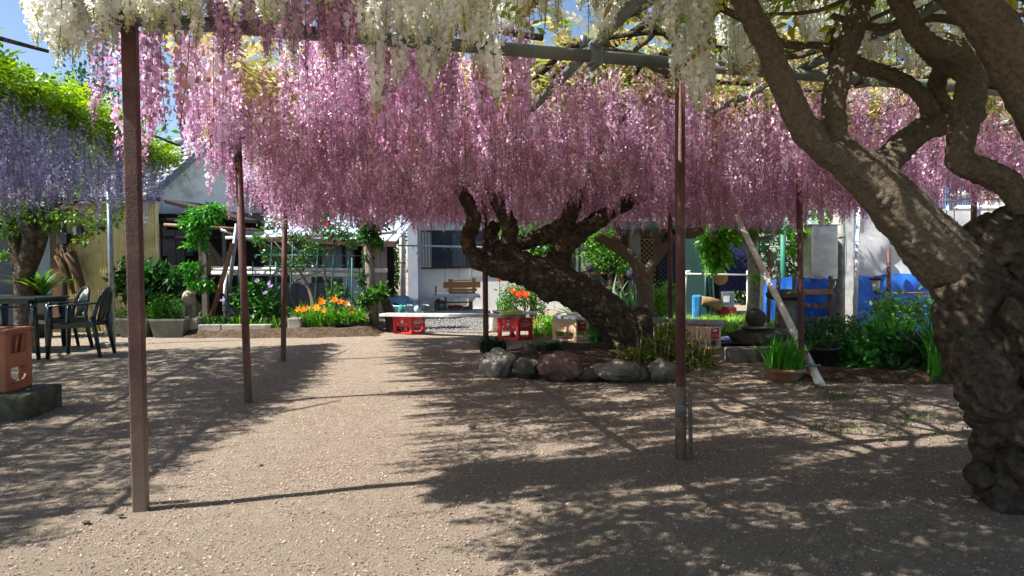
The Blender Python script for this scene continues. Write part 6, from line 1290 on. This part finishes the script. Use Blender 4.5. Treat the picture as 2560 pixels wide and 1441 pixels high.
bush('dense glossy leaved bush right of the clay saucer', [el(2120, 890, 6.4, .3, .3, .2), el(2170, 870, 6.5, .3, .3, .25), el(2150, 915, 6.2, .22, .2, .14), el(2210, 900, 6.4, .25), el(2090, 870, 6.6, .2)], 1500, .12, [lin(56, 118, 46), lin(74, 138, 56), lin(42, 92, 38)], 29, .5, .38)
bush('dark low plants between the bush and the big trunk', [el(2260, 900, 6.3, .35, .3, .22), el(2310, 890, 6.4, .3), el(2350, 930, 6.0, .25, .2, .15), el(2230, 935, 6.0, .25, .2, .1)], 1500, .1, DGR, 30)
bush('sunlit rose bush in front of the blue tarpaulin', [el(2230, 760, 8.8, .3, .25, .25), el(2260, 790, 8.7, .35, .3, .25), el(2200, 790, 8.8, .25), el(2300, 770, 8.8, .25), el(2320, 800, 8.6, .25), el(2240, 820, 8.6, .3, .3, .15)], 1300, .08, [lin(120, 170, 84), lin(96, 146, 70), lin(150, 190, 110)], 31, .2, .5)
bush('thin wiry shrub in front of the grey column', [el(2060, 815, 8.6, .3, .3, .15), el(2110, 810, 8.6, .3, .3, .15), el(2030, 835, 8.4, .3, .3, .15), el(2150, 830, 8.2, .3, .3, .15)], 900, .06, GRN+DGR, 32)
for lb, px0, px1, py, d, n, L, sd in (('tall iris leaves in the middle of the right bed', 2180, 2260, 900, 6.9, 90, .5, 33), ('upright iris leaves against the big trunk', 2320, 2385, 950, 5.9, 90, .5, 34), ('iris leaves behind the glossy bush', 2100, 2190, 880, 7.4, 60, .35, 35)):
    rng = rng_of(sd); t = plant('iris_leaves', lb, 'plant', WZ((px0+px1)/2, py, d, 0), 'iris clumps in the right bed'); crown(t, blades(sd, [tuple(WZ(rng.uniform(px0, px1), py, d+rng.normal()*.15, 0)) for _ in range(n)], L, .028, .35, [lin(60, 130, 44), lin(84, 156, 50), lin(44, 100, 40)]), 'leaves')
# background trees beyond the roofs
for lb, px, py, d, r, n, cols in (('round dark tree far behind the purple arbour', 205, 215, 26, 1.2, 1500, DGR), ('broad tree behind the storehouse roof', 330, 420, 24, 2.2, 2200, GRN), ('dark trees behind the net fence', 1950, 640, 19, 1.6, 2200, DGR), ('green tree behind the workshop roof', 1700, 520, 20, 1.8, 1800, GRN), ('green tree right of the column', 2060, 545, 15, .8, 900, BGR)):
    c = W(px, py, d); t = plant('far_tree', lb, 'tree', (c.x, c.y, 0), 'trees beyond the yard'); crown(t, leafcloud(px, [(c, r), (c+Vector((r*.8, 0, -r*.4)), r*.8), (c+Vector((-r*.8, 0, -r*.5)), r*.8), (c+Vector((0, 0, -r)), r)], n, r*.16, cols), 'crown'); MB().tube([(c.x, c.y, -.05), (c.x, c.y, c.z)], [.18, .08], 8).build('trunk', m_bark, t)
# ------------------------------------------------------------------ what lies on the ground
def litter(seed, n, dens, size, cols, zoff=.004, tilt=.25, ar=.75):
    rng = rng_of(seed); P = []
    while len(P) < n:
        k = 4000; d = rng.uniform(1.7, 10.2, k)**1.0; x = rng.uniform(-1.05, 1.05, k)*d*.82
        for xx, yy in zip(x, d):
            if rng.random() < dens(xx, yy)*min(1, yy/3.4): P.append((xx, yy, gz(xx, yy)+zoff))
    P = np.array(P[:n]); a = rng.random(n)*6.283; D = np.stack([np.cos(a), np.sin(a), rng.normal(size=n)*tilt], 1); Nn = nrm(np.stack([rng.normal(size=n)*tilt, rng.normal(size=n)*tilt, np.ones(n)], 1)); s = size*(.5+.9*rng.random(n))
    V, F = diamonds(P, D, Nn, s, s*ar, .2); return V, F, jit_cols(rng, cols, n, 4, .1)
def under(x, y):
    q = Vector((x, y, 0))-ORI; u, v = q.dot(B_DIR), q.dot(A_DIR); return u, v
def dpink(x, y):
    u, v = under(x, y); k = .12+.2*max(0, fbm(x*1.2, y*1.2, 6)+.3)
    if u > .6 and v > .1: k = .62+.5*fbm(x*1.7, y*1.7, 3)
    elif u > -.3: k += .18
    return max(0.02, min(1, k))
V, F, C = litter(70, 105000, dpink, .0098, [lin(206, 172, 184), lin(190, 154, 166), lin(220, 198, 202), lin(166, 132, 134), lin(160, 132, 116), lin(196, 172, 156)]); o = np_mesh('fallen_petals', V, F, PETAL, None, C); tag(o, 'pink petals scattered over the ground', 'petals', kind='stuff')
V, F, C = litter(71, 9000, lambda x, y: .5+.4*fbm(x, y, 8), .0115, [lin(216, 204, 184), lin(200, 184, 160), lin(190, 160, 132), lin(226, 218, 206), lin(176, 150, 124)]); o = np_mesh('fallen_white_petals', V, F, PETAL, None, C); tag(o, 'withered cream petals scattered over the ground', 'petals', kind='stuff')
V, F, C = litter(76, 2600, lambda x, y: .4+.5*fbm(x*1.5, y*1.5, 12), .03, [lin(86, 66, 50), lin(120, 92, 66), lin(150, 104, 70), lin(60, 48, 40)], .005, .08, .12); o = np_mesh('twig_litter', V, F, LEAF, None, C); tag(o, 'dry twigs and leaf stalks scattered over the ground', 'litter', kind='stuff')
# grit
rng = rng_of(72); n = 16000; d = rng.uniform(1.75, 6, n); x = rng.uniform(-1, 1, n)*d*.82; s = .0022+.0035*rng.random(n)**3+.006*(rng.random(n) < .002)
oc = np.array([(1, 0, 0), (-1, 0, 0), (0, 1, 0), (0, -1, 0), (0, 0, .8), (0, 0, -.8)], float); P = np.stack([x, d, [gz(a, b) for a, b in zip(x, d)]], 1); P[:, 2] += s*.35
V = (P[:, None]+oc[None]*s[:, None, None]*(.7+.6*rng.random((n, 6, 1)))).reshape(-1, 3); f = np.array([(0, 2, 4), (2, 1, 4), (1, 3, 4), (3, 0, 4), (2, 0, 5), (1, 2, 5), (3, 1, 5), (0, 3, 5)]); F = (np.arange(n)[:, None, None]*6+f[None]).reshape(-1, 3)
o = np_mesh('grit', V, F, mat('grit', lin(158, 142, 122), lin(86, 74, 64), 60, 1, thr=(.4, .6)), None); tag(o, 'loose grit on the yard surface', 'gravel', kind='stuff')
for px, py, r, lb in ((652, 1164, .009, 'small dark pebble in the sunlit strip'), (1180, 1068, .022, 'dark clod of leaves on the sunny edge of the shade'), (215, 1308, .014, 'dark pebble left of the square post foot'), (1345, 1238, .012, 'grey pebble on the pipe shadow'), (300, 1290, .012, 'grey chip beside the square post foot'), (1615, 1128, .015, 'tan pebble beside the right post foot')):
    g = G(px, py); o = rock((g.x, g.y, r*.3), (r*1.4, r, r*.4), px, .4, 2).build('pebble', m_darkstone if py != 1128 else m_stone); tag(base(o, (g.x, g.y, 0)), lb, 'pebble')
# gravel in front of the house
rng = rng_of(73); n = 5000; P = []
for _ in range(n): g = G(rng.uniform(950, 1330), rng.uniform(781, 828)); P.append((g.x, g.y, .016))
P = np.array(P); s = .012+.016*rng.random(n); V = (P[:, None]+oc[None]*s[:, None, None]*(.6+.7*rng.random((n, 6, 1)))).reshape(-1, 3); F = (np.arange(n)[:, None, None]*6+f[None]).reshape(-1, 3)
o = np_mesh('gravel', V, F, mat('gravel_stone', lin(140, 138, 134), lin(86, 84, 82), 18, .95, thr=(.4, .6)), None); tag(o, 'pale grey crushed stone in front of the house', 'gravel', kind='stuff')
# small weeds on the shaded right ground
rng = rng_of(74); B = []
for cx, cy, sx, sy, n in ((2090, 985, 40, 14, 170), (2180, 1000, 90, 20, 110), (2280, 1040, 90, 18, 100), (2120, 1075, 100, 16, 70), (2330, 1085, 90, 16, 50), (2040, 968, 20, 6, 90), (1990, 960, 40, 5, 90), (1780, 940, 40, 10, 90)):
    for _ in range(n): g = G(rng.normal(cx, sx*.6), max(rng.normal(cy, sy*.7), 920)); B.append((g.x, g.y, -.004))
V, F, C = blades(75, B, .034, .008, 1.2, [lin(84, 112, 52), lin(104, 124, 66), lin(66, 92, 44)]); o = np_mesh('weeds', V, F, LEAF, None, C); tag(o, 'sparse low weeds in the shaded ground at the right', 'weeds', kind='stuff')
